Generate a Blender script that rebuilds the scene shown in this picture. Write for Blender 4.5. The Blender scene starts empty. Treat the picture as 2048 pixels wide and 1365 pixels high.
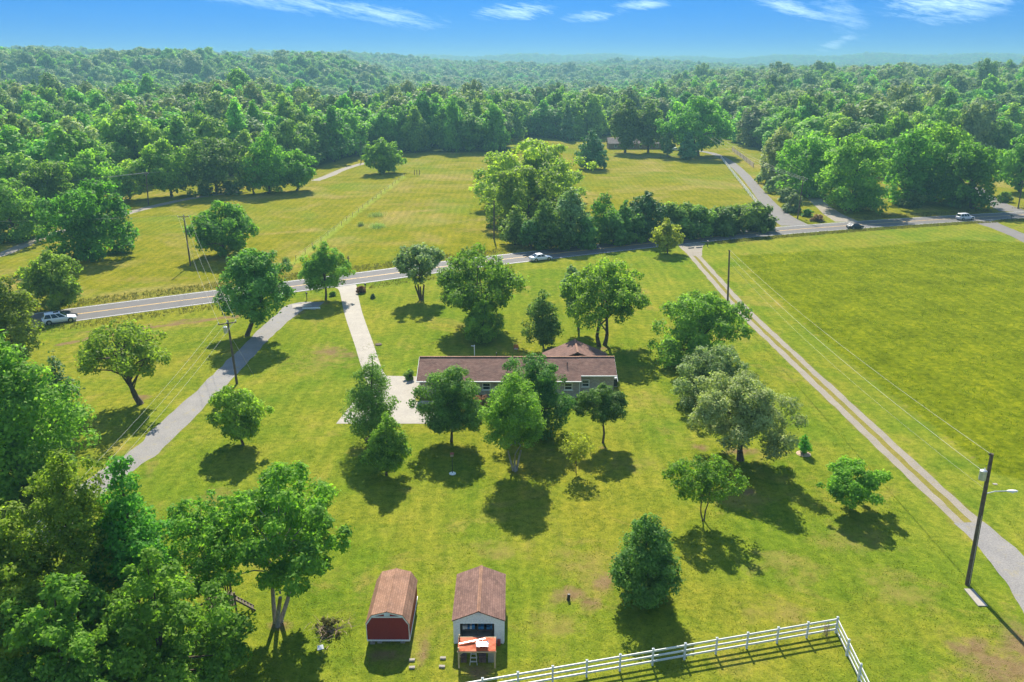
import bpy, math, random
import numpy as np
R = math.radians
S = bpy.context.scene
COL = S.collection
random.seed(7)

# ------------------------------------------------------------------ camera
CAM_H, FPX, PITCH = 39.0, 1593.0, R(19.128)
cd = bpy.data.cameras.new('camera')
cd.sensor_width = 36.0; cd.lens = 28.0; cd.clip_start = 0.5; cd.clip_end = 40000
cam = bpy.data.objects.new('camera', cd); COL.objects.link(cam)
cam.location = (0, 0, CAM_H); cam.rotation_euler = (R(90) - PITCH, 0, 0)
S.camera = cam

# ------------------------------------------------------------------ sky, sun, exposure
SUN_EL, SUN_AZ = R(42), R(-4)          # azimuth from +Y towards +X
W = bpy.data.worlds.new('World'); S.world = W; W.use_nodes = True
def build_world():
    nt = W.node_tree; n = nt.nodes; n.clear(); L = nt.links.new
    out = n.new('ShaderNodeOutputWorld'); bg = n.new('ShaderNodeBackground')
    sky = n.new('ShaderNodeTexSky'); sky.sky_type = 'NISHITA'; sky.sun_disc = False
    sky.sun_elevation = SUN_EL; sky.sun_rotation = SUN_AZ
    sky.air_density = 1.0; sky.dust_density = 0.0; sky.ozone_density = 3.5; sky.altitude = 200
    tc = n.new('ShaderNodeTexCoord')
    sep = n.new('ShaderNodeSeparateXYZ'); L(tc.outputs['Generated'], sep.inputs[0])
    def M(op, a, b=None, c=None, clamp=False):
        m = n.new('ShaderNodeMath'); m.operation = op; m.use_clamp = clamp
        for i, v in enumerate((a, b, c)):
            if v is None: continue
            if isinstance(v, (int, float)): m.inputs[i].default_value = v
            else: L(v, m.inputs[i])
        return m.outputs[0]
    # the clear-sky dome, lifted a little so that the band above the hills is not washed out
    za = M('MULTIPLY_ADD', M('ABSOLUTE', sep.outputs[2]), 0.58, 0.42)
    cmb = n.new('ShaderNodeCombineXYZ'); L(sep.outputs[0], cmb.inputs[0]); L(sep.outputs[1], cmb.inputs[1]); L(za, cmb.inputs[2])
    nrm = n.new('ShaderNodeVectorMath'); nrm.operation = 'NORMALIZE'; L(cmb.outputs[0], nrm.inputs[0])
    L(nrm.outputs[0], sky.inputs['Vector'])
    hs = n.new('ShaderNodeHueSaturation'); hs.inputs['Saturation'].default_value = 1.2; hs.inputs['Value'].default_value = 1.0
    tintn = n.new('ShaderNodeMix'); tintn.data_type = 'RGBA'; tintn.blend_type = 'MULTIPLY'; tintn.inputs[0].default_value = 1.0; tintn.inputs[7].default_value = (.09, .40, .68, 1)
    L(sky.outputs[0], tintn.inputs[6]); L(tintn.outputs[2], hs.inputs['Color'])
    # wispy cirrus, azimuth / elevation in degrees
    az = M('MULTIPLY', M('ARCTAN2', sep.outputs[0], sep.outputs[1]), 57.2958)
    el = M('MULTIPLY', M('ARCSINE', sep.outputs[2]), 57.2958)
    def noise(su, sv, sh, detail, w, dist=0.0):
        c = n.new('ShaderNodeCombineXYZ')
        L(M('MULTIPLY', az, su), c.inputs[0]); L(M('ADD', M('MULTIPLY', el, sv), M('MULTIPLY', az, sh)), c.inputs[1]); c.inputs[2].default_value = w
        t = n.new('ShaderNodeTexNoise'); L(c.outputs[0], t.inputs['Vector']); t.inputs['Scale'].default_value = 1
        t.inputs['Detail'].default_value = detail; t.inputs['Roughness'].default_value = 0.62; t.inputs['Distortion'].default_value = dist
        return t.outputs['Fac']
    streak = noise(0.35, 2.6, 0.55, 8, 3.1, 0.8)
    broad = noise(0.09, 0.30, 0.02, 3, 9.4)
    fill_cirrus = M('MULTIPLY', M('SUBTRACT', M('ADD', M('MULTIPLY', streak, 0.9), broad), 0.865), 2.4, clamp=True)  # unseen cirrus above the view, thickened to add fill light
    fill_cirrus = M('MULTIPLY', fill_cirrus, M('MULTIPLY', M('SUBTRACT', el, 4.0), 0.15, clamp=True))
    total = fill_cirrus
    fine = noise(1.1, 7.5, 1.4, 6, 5.7, 1.2)
    wisp = M('MULTIPLY', M('SUBTRACT', M('ADD', M('MULTIPLY', streak, .55), M('MULTIPLY', fine, .45)), .38), 3.6, clamp=True)
    # (px, py, half width deg, half height deg, slope) of the clouds standing over the ridge
    for px, py, hw, hh, sl, k in ((620, 10, 9.5, .8, -.10, .55), (800, 32, 5.0, .8, -.16, .7), (1030, 24, 3.4, .7, .03, .95), (1262, 12, 2.2, .45, .05, .8), (1170, 34, 2.4, .45, .05, .6),
                          (1545, 24, 3.6, .6, -.28, .8), (1630, 35, 2.2, 1.4, -.4, .45), (1842, 14, 5.0, 1.3, .06, .95), (1860, 42, 3.6, .6, .1, .6), (1633, 90, 1.4, .5, .25, .9)):
        a0 = math.degrees(math.atan((px - 1024) / FPX)); e0 = math.degrees(math.atan((682.5 - py) / FPX)) - math.degrees(PITCH)
        da = M('SUBTRACT', az, a0)
        du = M('DIVIDE', da, hw); dv = M('DIVIDE', M('SUBTRACT', M('SUBTRACT', el, e0), M('MULTIPLY', da, sl)), hh)
        d = M('SUBTRACT', 1.0, M('ADD', M('MULTIPLY', du, du), M('MULTIPLY', dv, dv)), clamp=True)
        m = M('MULTIPLY', M('SUBTRACT', M('ADD', M('MULTIPLY', wisp, .75), M('MULTIPLY', d, .62)), .55), 1.25 * k, clamp=True)
        total = M('MAXIMUM', total, M('MULTIPLY', m, M('POWER', d, 0.6)))
    total = M('MULTIPLY', total, 0.6)
    mix = n.new('ShaderNodeMix'); mix.data_type = 'RGBA'
    L(total, mix.inputs[0]); L(hs.outputs[0], mix.inputs[6]); mix.inputs[7].default_value = (8.4, 10.4, 11.8, 1)
    L(mix.outputs[2], bg.inputs[0]); bg.inputs[1].default_value = 0.115
    L(bg.outputs[0], out.inputs[0])
build_world()
sd = bpy.data.lights.new('sun', 'SUN'); sd.energy = 5.0; sd.angle = R(0.53); sd.color = (1.0, 0.93, 0.80)
sun = bpy.data.objects.new('sun', sd); COL.objects.link(sun)
sun.rotation_euler = (R(90) - SUN_EL, 0, math.pi - SUN_AZ); sun.location = (0, 0, 200)
vs = S.view_settings; vs.view_transform = 'Standard'; vs.look = 'None'; vs.gamma = 1.0; vs.exposure = 1.06; vs.use_curve_mapping = False
S.render.engine = 'CYCLES'
S.cycles.max_bounces = 6; S.cycles.diffuse_bounces = 4; S.cycles.glossy_bounces = 2; S.cycles.transmission_bounces = 3
S.cycles.volume_bounces = 0; S.cycles.adaptive_threshold = 0.025; S.cycles.use_denoising = True; S.cycles.sample_clamp_indirect = 6

# ------------------------------------------------------------------ site survey helpers
def G(px, py, z=0.0):
    """point of the site at height z, surveyed from the photograph's pixel grid"""
    x = (px - 1024) / FPX; v = (682.5 - py) / FPX
    d = np.array([x, math.cos(PITCH) + v * math.sin(PITCH), -math.sin(PITCH) + v * math.cos(PITCH)])
    return np.array([0, 0, CAM_H]) + d * ((z - CAM_H) / d[2])
def depth_of(P): return P[1] * math.cos(PITCH) - (P[2] - CAM_H) * math.sin(PITCH)
def rise(bx, by, ty):
    """height of something that stands at pixel (bx,by) and reaches row ty"""
    B = G(bx, by); v = (682.5 - ty) / FPX
    dy, dz = math.cos(PITCH) + v * math.sin(PITCH), -math.sin(PITCH) + v * math.cos(PITCH)
    return CAM_H + dz * B[1] / dy
def smooth(a, b, x):
    t = np.clip((np.asarray(x, float) - a) / (b - a), 0, 1); return t * t * (3 - 2 * t)

# ------------------------------------------------------------------ materials
MAT = {}
class NT:
    def __init__(s, name):
        s.m = bpy.data.materials.new(name); s.m.use_nodes = True; s.t = s.m.node_tree; s.t.nodes.clear(); MAT[name] = s.m
        s.out = s.N('ShaderNodeOutputMaterial')
    def N(s, k, **kw):
        n = s.t.nodes.new(k)
        for a, b in kw.items(): setattr(n, a, b)
        return n
    def L(s, a, b): s.t.links.new(a, b)
    def coord(s, which='Object'): return s.N('ShaderNodeTexCoord').outputs[which]
    def noise(s, scale, detail=4, rough=.55, vec=None, dist=0, fac='Fac'):
        n = s.N('ShaderNodeTexNoise'); n.inputs['Scale'].default_value = scale; n.inputs['Detail'].default_value = detail
        n.inputs['Roughness'].default_value = rough; n.inputs['Distortion'].default_value = dist
        s.L(vec if vec is not None else s.coord(), n.inputs['Vector']); return n.outputs[fac]
    def ramp(s, fac, stops):
        r = s.N('ShaderNodeValToRGB'); e = r.color_ramp.elements
        while len(e) < len(stops): e.new(0.5)
        for q, (p, c) in zip(e, stops):
            q.position = p; q.color = (c[0], c[1], c[2], 1) if not isinstance(c, (int, float)) else (c, c, c, 1)
        s.L(fac, r.inputs[0]); return r.outputs[0]
    def mix(s, fac, a, b, mode='MIX'):
        m = s.N('ShaderNodeMix', data_type='RGBA', blend_type=mode)
        for i, v in ((0, fac), (6, a), (7, b)):
            if isinstance(v, (int, float)): m.inputs[i].default_value = v
            elif isinstance(v, tuple): m.inputs[i].default_value = (v[0], v[1], v[2], 1)
            else: s.L(v, m.inputs[i])
        return m.outputs[2]
    def math(s, op, a, b=None, clamp=False):
        m = s.N('ShaderNodeMath', operation=op, use_clamp=clamp)
        for i, v in ((0, a), (1, b)):
            if v is None: continue
            if isinstance(v, (int, float)): m.inputs[i].default_value = v
            else: s.L(v, m.inputs[i])
        return m.outputs[0]
    def attr(s, name): return s.N('ShaderNodeAttribute', attribute_name=name).outputs['Fac']
    def bump(s, h, strength=.3, dist=.05):
        b = s.N('ShaderNodeBump'); b.inputs['Strength'].default_value = strength; b.inputs['Distance'].default_value = dist
        s.L(h, b.inputs['Height']); return b.outputs[0]
    def pbr(s, col, rough=.7, metal=0, spec=.5, normal=None, **kw):
        p = s.N('ShaderNodeBsdfPrincipled')
        for k, v in (('Base Color', col), ('Roughness', rough), ('Metallic', metal), ('Specular IOR Level', spec)):
            if isinstance(v, tuple): p.inputs[k].default_value = (v[0], v[1], v[2], 1)
            elif isinstance(v, (int, float)): p.inputs[k].default_value = v
            else: s.L(v, p.inputs[k])
        for k, v in kw.items(): p.inputs[k.replace('_', ' ')].default_value = v
        if normal is not None: s.L(normal, p.inputs['Normal'])
        return p.outputs[0]
    def done(s, sh): s.L(sh, s.out.inputs[0]); return s.m

def plain(name, col, rough=.6, metal=0, spec=.5, var=.12, scale=6, bump=0):
    """paint, wood or metal with a little mottling"""
    t = NT(name)
    n = t.noise(scale, 5, .6)
    lo, hi = tuple(c * (1 - var) for c in col), tuple(min(1, c * (1 + var)) for c in col)
    c = t.ramp(n, [(.3, lo), (.7, hi)])
    return t.done(t.pbr(c, rough, metal, spec, t.bump(n, bump, .02) if bump else None))

def leaf(name, dark, light, trans=.5, tcol=None):
    t = NT(name)
    oi = t.N('ShaderNodeObjectInfo').outputs['Random']
    tint = t.attr('tint')
    dark, light = (tuple(1.75 * q for q in dark), tuple(1.75 * q for q in light)) if trans > .2 else (dark, light)   # shared between reflection and transmission
    c = t.mix(tint, tuple(.72 * q for q in dark), tuple(1.18 * q for q in light))
    v = t.N('ShaderNodeHueSaturation'); t.L(c, v.inputs['Color'])
    t.L(t.math('ADD', t.math('MULTIPLY', oi, .055), .4725), v.inputs['Hue'])
    t.L(t.math('ADD', t.math('MULTIPLY', t.math('FRACT', t.math('MULTIPLY', oi, 7.31)), -.5), 1.25), v.inputs['Value'])
    col = v.outputs[0]
    p = t.pbr(col, .6, 0, .12)
    tr = t.N('ShaderNodeBsdfTranslucent')
    t.L(t.mix(1.0, col, tcol or (1.55, 1.70, .75), 'MULTIPLY'), tr.inputs[0])
    ms = t.N('ShaderNodeMixShader'); ms.inputs[0].default_value = trans
    t.L(p, ms.inputs[1]); t.L(tr.outputs[0], ms.inputs[2])
    return t.done(ms.outputs[0])
leaf('leaf_mid', (0.059, 0.149, 0.021), (0.126, 0.234, 0.030))
leaf('leaf_dark', (.056, .112, .022), (.110, .182, .033), .38)
leaf('leaf_bright', (.075, .150, .018), (.145, .225, .026))
leaf('leaf_yellow', (.100, .150, .018), (.180, .215, .028))
leaf('leaf_lime', (.078, .155, .018), (.165, .240, .028))
leaf('leaf_olive', (0.093, 0.135, 0.048), (0.166, 0.212, 0.079), .34)
leaf('leaf_cedar', (0.051, 0.110, 0.038), (0.087, 0.157, 0.050), .22)
leaf('leaf_forest', (0.073, 0.157, 0.026), (0.165, 0.274, 0.040), .45)
leaf('leaf_red', (.120, .055, .035), (.220, .120, .060), .3)
leaf('grass_blade', (0.063, 0.081, 0.006), (0.114, 0.123, 0.011), .45)
leaf('weed_blade', (0.045, 0.042, 0.011), (0.096, 0.086, 0.027), .45)
leaf('meadow_blade', (0.050, 0.076, 0.004), (0.093, 0.115, 0.007), .45)

def bark(name, a, b):
    t = NT(name)
    mp = t.N('ShaderNodeMapping'); mp.inputs['Scale'].default_value = (6, 6, 1.3); t.L(t.coord(), mp.inputs['Vector'])
    n = t.noise(1.6, 6, .65, mp.outputs[0])
    return t.done(t.pbr(t.ramp(n, [(.3, a), (.7, b)]), .9, 0, .2, t.bump(n, .6, .05)))
bark('bark', (.055, .040, .028), (.16, .125, .09))
bark('bark_pale', (.16, .14, .12), (.40, .37, .33))

def ground_material():
    t = NT('grass_ground'); P = t.coord()
    n1 = t.noise(.022, 4, .55, P); n2 = t.noise(.16, 5, .6, P); n3 = t.noise(1.3, 5, .65, P); n4 = t.noise(7, 4, .75, P); n5 = t.noise(3.2, 5, .7, P, 1.5)
    # mown lawn
    lawn = t.ramp(n2, [(.28, (0.092, 0.155, 0.012)), (.48, (0.155, 0.196, 0.018)), (.62, (0.193, 0.214, 0.023)), (.76, (0.263, 0.242, 0.043))])
    lawn = t.mix(t.math('MULTIPLY', t.ramp(n1, [(.42, 0.), (.66, 1.)]), .55), lawn, (0.240, 0.205, 0.022))
    lawn = t.mix(t.math('MULTIPLY', t.ramp(t.noise(.055, 5, .6, P, .6), [(.46, 0.), (.62, 1.)]), .6), lawn, (.088, .165, .010))
    lawn = t.mix(t.math('MULTIPLY', t.ramp(t.noise(.11, 6, .68, P, 1.0), [(.55, 0.), (.70, 1.)]), .55), lawn, (.29, .215, .060))
    meadow = t.ramp(n2, [(.28, (0.087, 0.115, 0.003)), (.5, (0.132, 0.163, 0.006)), (.72, (0.186, 0.206, 0.008))])
    field = t.ramp(n2, [(.28, (0.122, 0.139, 0.008)), (.5, (0.174, 0.178, 0.012)), (.74, (0.236, 0.212, 0.022))])
    field = t.mix(t.math('MULTIPLY', t.ramp(t.noise(.045, 6, .65, P, .8), [(.48, 0.), (.66, 1.)]), .65), field, (.31, .235, .085))
    field = t.mix(t.math('MULTIPLY', t.ramp(t.noise(.03, 5, .6, P, .4), [(.50, 0.), (.64, 1.)]), .5), field, (.120, .190, .018))
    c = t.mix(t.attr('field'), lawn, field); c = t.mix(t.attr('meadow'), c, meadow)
    rough = t.ramp(t.noise(.75, 6, .72, P, 1.0), [(.32, (.50, .58, .5)), (.5, (1, 1, 1)), (.7, (1.35, 1.3, 1.2))])
    c = t.mix(t.math('MULTIPLY', t.attr('meadow'), .9), c, rough, 'MULTIPLY')
    spot = t.ramp(n3, [(.33, (.60, .68, .62)), (.5, (1, 1, 1)), (.68, (1.35, 1.22, 1.2))])
    c = t.mix(.85, c, spot, 'MULTIPLY')
    fine = t.ramp(n4, [(.3, (.68, .72, .66)), (.5, (1, 1, 1)), (.72, (1.32, 1.27, 1.2))])
    c = t.mix(.8, c, fine, 'MULTIPLY')
    c = t.mix(.9, c, t.ramp(n5, [(.26, (.60, .68, .62)), (.47, (1, 1, 1)), (.72, (1.36, 1.28, 1.28))]), 'MULTIPLY')
    mw = t.N('ShaderNodeTexWave', wave_type='BANDS', bands_direction='X'); mw.inputs['Scale'].default_value = .16; mw.inputs['Distortion'].default_value = 3.0; mw.inputs['Detail'].default_value = 2; t.L(P, mw.inputs['Vector'])
    c = t.mix(.5, c, t.ramp(mw.outputs['Fac'], [(.3, (.86, .90, .88)), (.7, (1.12, 1.08, 1.08))]), 'MULTIPLY')
    edge = t.noise(.55, 5, .65, P); edge2 = t.math('MULTIPLY', t.math('SUBTRACT', edge, .5), 1.5)
    def masked(a, soft=2.2): return t.math('MULTIPLY', t.math('SUBTRACT', t.math('ADD', t.attr(a), edge2), .42), soft, clamp=True)
    c = t.mix(t.math('MULTIPLY', masked('dry'), .62), c, t.mix(n3, (.205, .150, .034), (.310, .235, .085)))
    c = t.mix(t.math('MULTIPLY', masked('dirt'), .85), c, t.mix(n3, (.150, .082, .036), (.270, .185, .105)))
    c = t.mix(t.math('MULTIPLY', masked('strip'), .6), c, (.26, .33, .05))
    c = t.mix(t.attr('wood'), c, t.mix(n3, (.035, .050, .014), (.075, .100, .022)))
    h = t.math('ADD', t.math('MULTIPLY', n3, .5), t.math('MULTIPLY', n4, .8))
    return t.done(t.pbr(c, 1.0, 0, .0, t.bump(h, .75, .16)))
ground_material()

def stony(name, a, b, fine=18, rough=.85, worn=None, bump=.4):
    t = NT(name); P = t.coord(); n = t.noise(fine, 6, .7, P); m = t.noise(.5, 5, .6, P)
    c = t.ramp(n, [(.3, a), (.72, b)])
    c = t.mix(.55, c, t.ramp(m, [(.3, (.78, .78, .80)), (.7, (1.15, 1.13, 1.1))]), 'MULTIPLY')
    if worn: c = t.mix(t.math('MULTIPLY', t.ramp(t.noise(.9, 6, .7, P), [(.55, 0.), (.68, 1.)]), .7), c, worn)
    return t.done(t.pbr(c, rough, 0, .25, t.bump(n, bump, .03)))
stony('asphalt', (0.092, 0.087, 0.084), (0.141, 0.133, 0.127), 9, .8, (0.163, 0.152, 0.141), .2)
stony('asphalt_drive', (0.126, 0.115, 0.107), (0.200, 0.181, 0.167), 9, .85, (0.163, 0.163, 0.074), .25)
stony('gravel', (0.166, 0.157, 0.147), (0.307, 0.289, 0.268), 7, .9, (0.282, 0.240, 0.129), .8)
stony('gravel_tan', (0.189, 0.164, 0.126), (0.327, 0.289, 0.235), 7, .9, (0.214, 0.183, 0.076), .8)
stony('concrete', (0.296, 0.263, 0.215), (0.377, 0.344, 0.285), 3, .8, (0.333, 0.296, 0.252), .15)
plain('paint_white', (.78, .78, .76), .5, var=.08, scale=3)
plain('line_yellow', (.62, .36, .055), .6, var=.2, scale=3)
plain('line_white', (.70, .70, .66), .6, var=.2, scale=3)
plain('vinyl_white', (.68, .69, .68), .45, var=.12, scale=1.6)
plain('pole_wood', (.115, .085, .062), .9, var=.35, scale=3, bump=.3)
plain('old_wood', (.13, .10, .08), .9, var=.4, scale=5, bump=.3)
plain('tan_wood', (.42, .33, .20), .85, var=.2, scale=3)
plain('galvanised', (.55, .57, .58), .4, .6, var=.1)
plain('wire', (.30, .30, .27), .7, .0, var=.05)
plain('dark_metal', (.03, .03, .03), .5, .2)
plain('rust_red', (.30, .065, .035), .6, var=.2)
plain('white_plastic', (.8, .8, .78), .45)
plain('grey_metal', (.30, .31, .32), .45, .5)
plain('black', (.012, .012, .013), .6, var=.2)
plain('tyre', (.018, .018, .018), .85)
plain('rim', (.45, .46, .47), .35, .8)
plain('lamp_red', (.35, .012, .01), .2)
plain('lamp_clear', (.75, .77, .8), .1, .2)
plain('tarp_blue', (.05, .22, .48), .5, var=.4, scale=3)
plain('clutter', (.09, .06, .055), .7, var=.8, scale=4)
plain('dark_soil', (.10, .07, .045), .95, var=.3)
plain('mulch', (.42, .29, .20), .95, var=.4, scale=5)
def carpaint(name, c, rough=.42):
    t = NT(name); return t.done(t.pbr(c, rough, .0, .5, None, Coat_Weight=.15, Coat_Roughness=.2))
carpaint('car_white', (.80, .81, .82)); carpaint('car_silver', (.62, .63, .66)); carpaint('car_black', (.022, .024, .028), .75); carpaint('car_blue', (.12, .25, .5))
t = NT('car_glass'); t.done(t.pbr((.015, .022, .028), .06, 0, .8))
t = NT('window_glass'); t.done(t.pbr((.03, .035, .04), .08, 0, .7))
t = NT('orange_sheet'); n = t.noise(5, 4, .6); t.done(t.pbr(t.ramp(n, [(.3, (.40, .07, .018)), (.7, (.55, .12, .035))]), .62, 0, .25, t.bump(t.noise(2.2, 3, .5), .5, .2)))
t = NT('glint_foil'); t.done(t.pbr((.82, .82, .80), .16, 1.0, .5, t.bump(t.noise(6, 3, .6), .12, .05)))

def shingles(name, a, b, row=.16, axis='X'):
    t = NT(name); P = t.coord()
    br = t.N('ShaderNodeTexBrick'); br.offset = .5
    mp = t.N('ShaderNodeMapping'); mp.inputs['Rotation'].default_value = (0, 0, 0 if axis == 'X' else R(90)); t.L(P, mp.inputs['Vector'])
    t.L(mp.outputs[0], br.inputs['Vector'])
    for k, v in (('Scale', 1.0), ('Mortar Size', .008), ('Brick Width', .32), ('Row Height', row), ('Mortar Smooth', .1), ('Bias', 0)): br.inputs[k].default_value = v
    br.inputs['Color1'].default_value = (*a, 1); br.inputs['Color2'].default_value = (*b, 1); br.inputs['Mortar'].default_value = (a[0] * .5, a[1] * .5, a[2] * .5, 1)
    n = t.noise(.7, 6, .65, P); f = t.noise(25, 3, .7, P)
    c = t.mix(.8, br.outputs[0], t.ramp(n, [(.3, (.66, .66, .68)), (.7, (1.34, 1.30, 1.26))]), 'MULTIPLY')
    c = t.mix(.5, c, t.ramp(f, [(.3, (.7, .7, .7)), (.7, (1.3, 1.3, 1.3))]), 'MULTIPLY')
    return t.done(t.pbr(c, .9, 0, .2, t.bump(br.outputs['Fac'], -.4, .02)))
shingles('shingle_house', (0.151, 0.083, 0.064), (0.218, 0.129, 0.099))
shingles('shingle_red_shed', (0.251, 0.138, 0.089), (0.316, 0.182, 0.121), axis='Y')
shingles('shingle_white_shed', (.155, .090, .070), (.225, .132, .104), axis='Y')
shingles('shingle_grey', (.16, .13, .12), (.24, .20, .18))
def brick(name, a, b):
    t = NT(name); P = t.coord(); sp = t.N('ShaderNodeSeparateXYZ'); t.L(P, sp.inputs[0]); cb = t.N('ShaderNodeCombineXYZ')
    t.L(t.math('ADD', sp.outputs[0], sp.outputs[1]), cb.inputs[0]); t.L(sp.outputs[2], cb.inputs[1])
    br = t.N('ShaderNodeTexBrick'); t.L(cb.outputs[0], br.inputs['Vector'])
    for k, v in (('Scale', 1.0), ('Mortar Size', .009), ('Brick Width', .215), ('Row Height', .075)): br.inputs[k].default_value = v
    br.inputs['Color1'].default_value = (*a, 1); br.inputs['Color2'].default_value = (*b, 1); br.inputs['Mortar'].default_value = (.42, .40, .37, 1)
    c = t.mix(.6, br.outputs[0], t.ramp(t.noise(1.5, 5, .6, P), [(.3, (.8, .8, .8)), (.7, (1.15, 1.15, 1.15))]), 'MULTIPLY')
    return t.done(t.pbr(c, .9, 0, .2, t.bump(br.outputs['Fac'], -.4, .02)))
brick('brick_house', (0.290, 0.239, 0.217), (0.478, 0.406, 0.370))
brick('brick_far', (.20, .10, .08), (.30, .17, .13))
def siding(name, c, groove=.2):
    t = NT(name); P = t.coord(); w = t.N('ShaderNodeTexWave', wave_type='BANDS', bands_direction='X', wave_profile='SAW'); w.inputs['Scale'].default_value = math.pi / (10 * groove)
    t.L(P, w.inputs['Vector']); n = t.noise(8, 6, .7, P)
    col = t.mix(.7, c, t.ramp(n, [(.3, (.72, .72, .72)), (.7, (1.2, 1.2, 1.2))]), 'MULTIPLY')
    return t.done(t.pbr(col, .75, 0, .3, t.bump(t.ramp(w.outputs['Fac'], [(.0, 0.), (.06, 1.)]), .5, .02)))
siding('siding_red', (.27, .034, .028)); siding('siding_white', (.80, .80, .80))

# ------------------------------------------------------------------ mesh building
def tag(o, label=None, cat=None, group=None, kind=None):
    for k, v in (('label', label), ('category', cat), ('group', group), ('kind', kind)):
        if v: o[k] = v
    return o
def link(name, mesh, mat=None, parent=None, loc=None, rz=0):
    o = bpy.data.objects.new(name, mesh); COL.objects.link(o)
    if mat is not None and mesh is not None and not mesh.materials: mesh.materials.append(MAT[mat])
    if parent is not None: o.parent = parent
    if loc is not None: o.location = tuple(float(c) for c in loc)
    if rz: o.rotation_euler = (0, 0, rz)
    return o
def empty(name, loc=(0, 0, 0), rz=0, **kw):
    o = bpy.data.objects.new(name, None); COL.objects.link(o); o.location = tuple(float(c) for c in loc); o.rotation_euler = (0, 0, rz)
    o.empty_display_size = .3
    return tag(o, **kw)
def np_mesh(name, V, F, tint=None, smooth_sh=False):
    V = np.asarray(V, np.float32); F = np.asarray(F, np.int32); k = F.shape[1]
    me = bpy.data.meshes.new(name); me.vertices.add(len(V)); me.vertices.foreach_set('co', V.ravel())
    me.loops.add(F.size); me.loops.foreach_set('vertex_index', F.ravel())
    me.polygons.add(len(F)); me.polygons.foreach_set('loop_start', np.arange(0, F.size, k, dtype=np.int32)); me.polygons.foreach_set('loop_total', np.full(len(F), k, np.int32))
    if smooth_sh: me.polygons.foreach_set('use_smooth', np.ones(len(F), bool))
    if tint is not None:
        a = me.attributes.new('tint', 'FLOAT', 'POINT'); a.data.foreach_set('value', np.asarray(tint, np.float32))
    me.update(calc_edges=True); return me
class MB:
    def __init__(s): s.v = []; s.f = []
    def add(s, vs, fs):
        b = len(s.v); s.v += [tuple(map(float, p)) for p in vs]; s.f += [tuple(b + i for i in q) for q in fs]; return s
    def box(s, x0, x1, y0, y1, z0, z1):
        return s.add([(x0, y0, z0), (x1, y0, z0), (x1, y1, z0), (x0, y1, z0), (x0, y0, z1), (x1, y0, z1), (x1, y1, z1), (x0, y1, z1)],
                     [(0, 3, 2, 1), (4, 5, 6, 7), (0, 1, 5, 4), (1, 2, 6, 5), (2, 3, 7, 6), (3, 0, 4, 7)])
    def bar(s, a, b, w, h):
        """rectangular bar from a to b, w wide, h high"""
        a, b = np.array(a, float), np.array(b, float); d = b - a; d /= np.linalg.norm(d)
        up = np.array([0, 0, 1.]) if abs(d[2]) < .95 else np.array([0, 1., 0]); x = np.cross(d, up); x /= np.linalg.norm(x); u = np.cross(x, d)
        vs = [p + sx * x * w / 2 + su * u * h / 2 for p in (a, b) for sx, su in ((-1, -1), (1, -1), (1, 1), (-1, 1))]
        return s.add(vs, [(3, 2, 1, 0), (4, 5, 6, 7), (0, 1, 5, 4), (1, 2, 6, 5), (2, 3, 7, 6), (3, 0, 4, 7)])
    def tube(s, pts, rad, n=8, cap=True):
        pts = [np.array(p, float) for p in pts]; rad = rad if hasattr(rad, '__len__') else [rad] * len(pts); vs = []
        for i, p in enumerate(pts):
            d = pts[min(i + 1, len(pts) - 1)] - pts[max(i - 1, 0)]; d /= np.linalg.norm(d) + 1e-9
            a = np.array([0, 0, 1.]) if abs(d[2]) < .9 else np.array([1., 0, 0]); x = np.cross(d, a); x /= np.linalg.norm(x); y = np.cross(d, x)
            vs += [p + rad[i] * (x * math.cos(2 * math.pi * k / n) + y * math.sin(2 * math.pi * k / n)) for k in range(n)]
        fs = [(i * n + k, i * n + (k + 1) % n, (i + 1) * n + (k + 1) % n, (i + 1) * n + k) for i in range(len(pts) - 1) for k in range(n)]
        if cap: fs += [tuple(range(n)), tuple(range(len(pts) * n - 1, (len(pts) - 1) * n - 1, -1))]
        return s.add(vs, fs)
    def poly(s, pts): return s.add(pts, [tuple(range(len(pts)))])
    def prism(s, poly, y0, y1):
        """polygon in x,z extruded along y"""
        n = len(poly); vs = [(x, y0, z) for x, z in poly] + [(x, y1, z) for x, z in poly]
        return s.add(vs, [tuple(range(n)), tuple(range(2 * n - 1, n - 1, -1))] + [(i, i + n, (i + 1) % n + n, (i + 1) % n) for i in range(n)])
    def mesh(s, name, sm=False):
        me = bpy.data.meshes.new(name); me.from_pydata(s.v, [], s.f); me.update()
        if sm: me.polygons.foreach_set('use_smooth', [True] * len(me.polygons))
        return me
    def build(s, name, mat, parent=None, loc=None, rz=0, sm=False): return link(name, s.mesh(name, sm), mat, parent, loc, rz)

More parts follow.
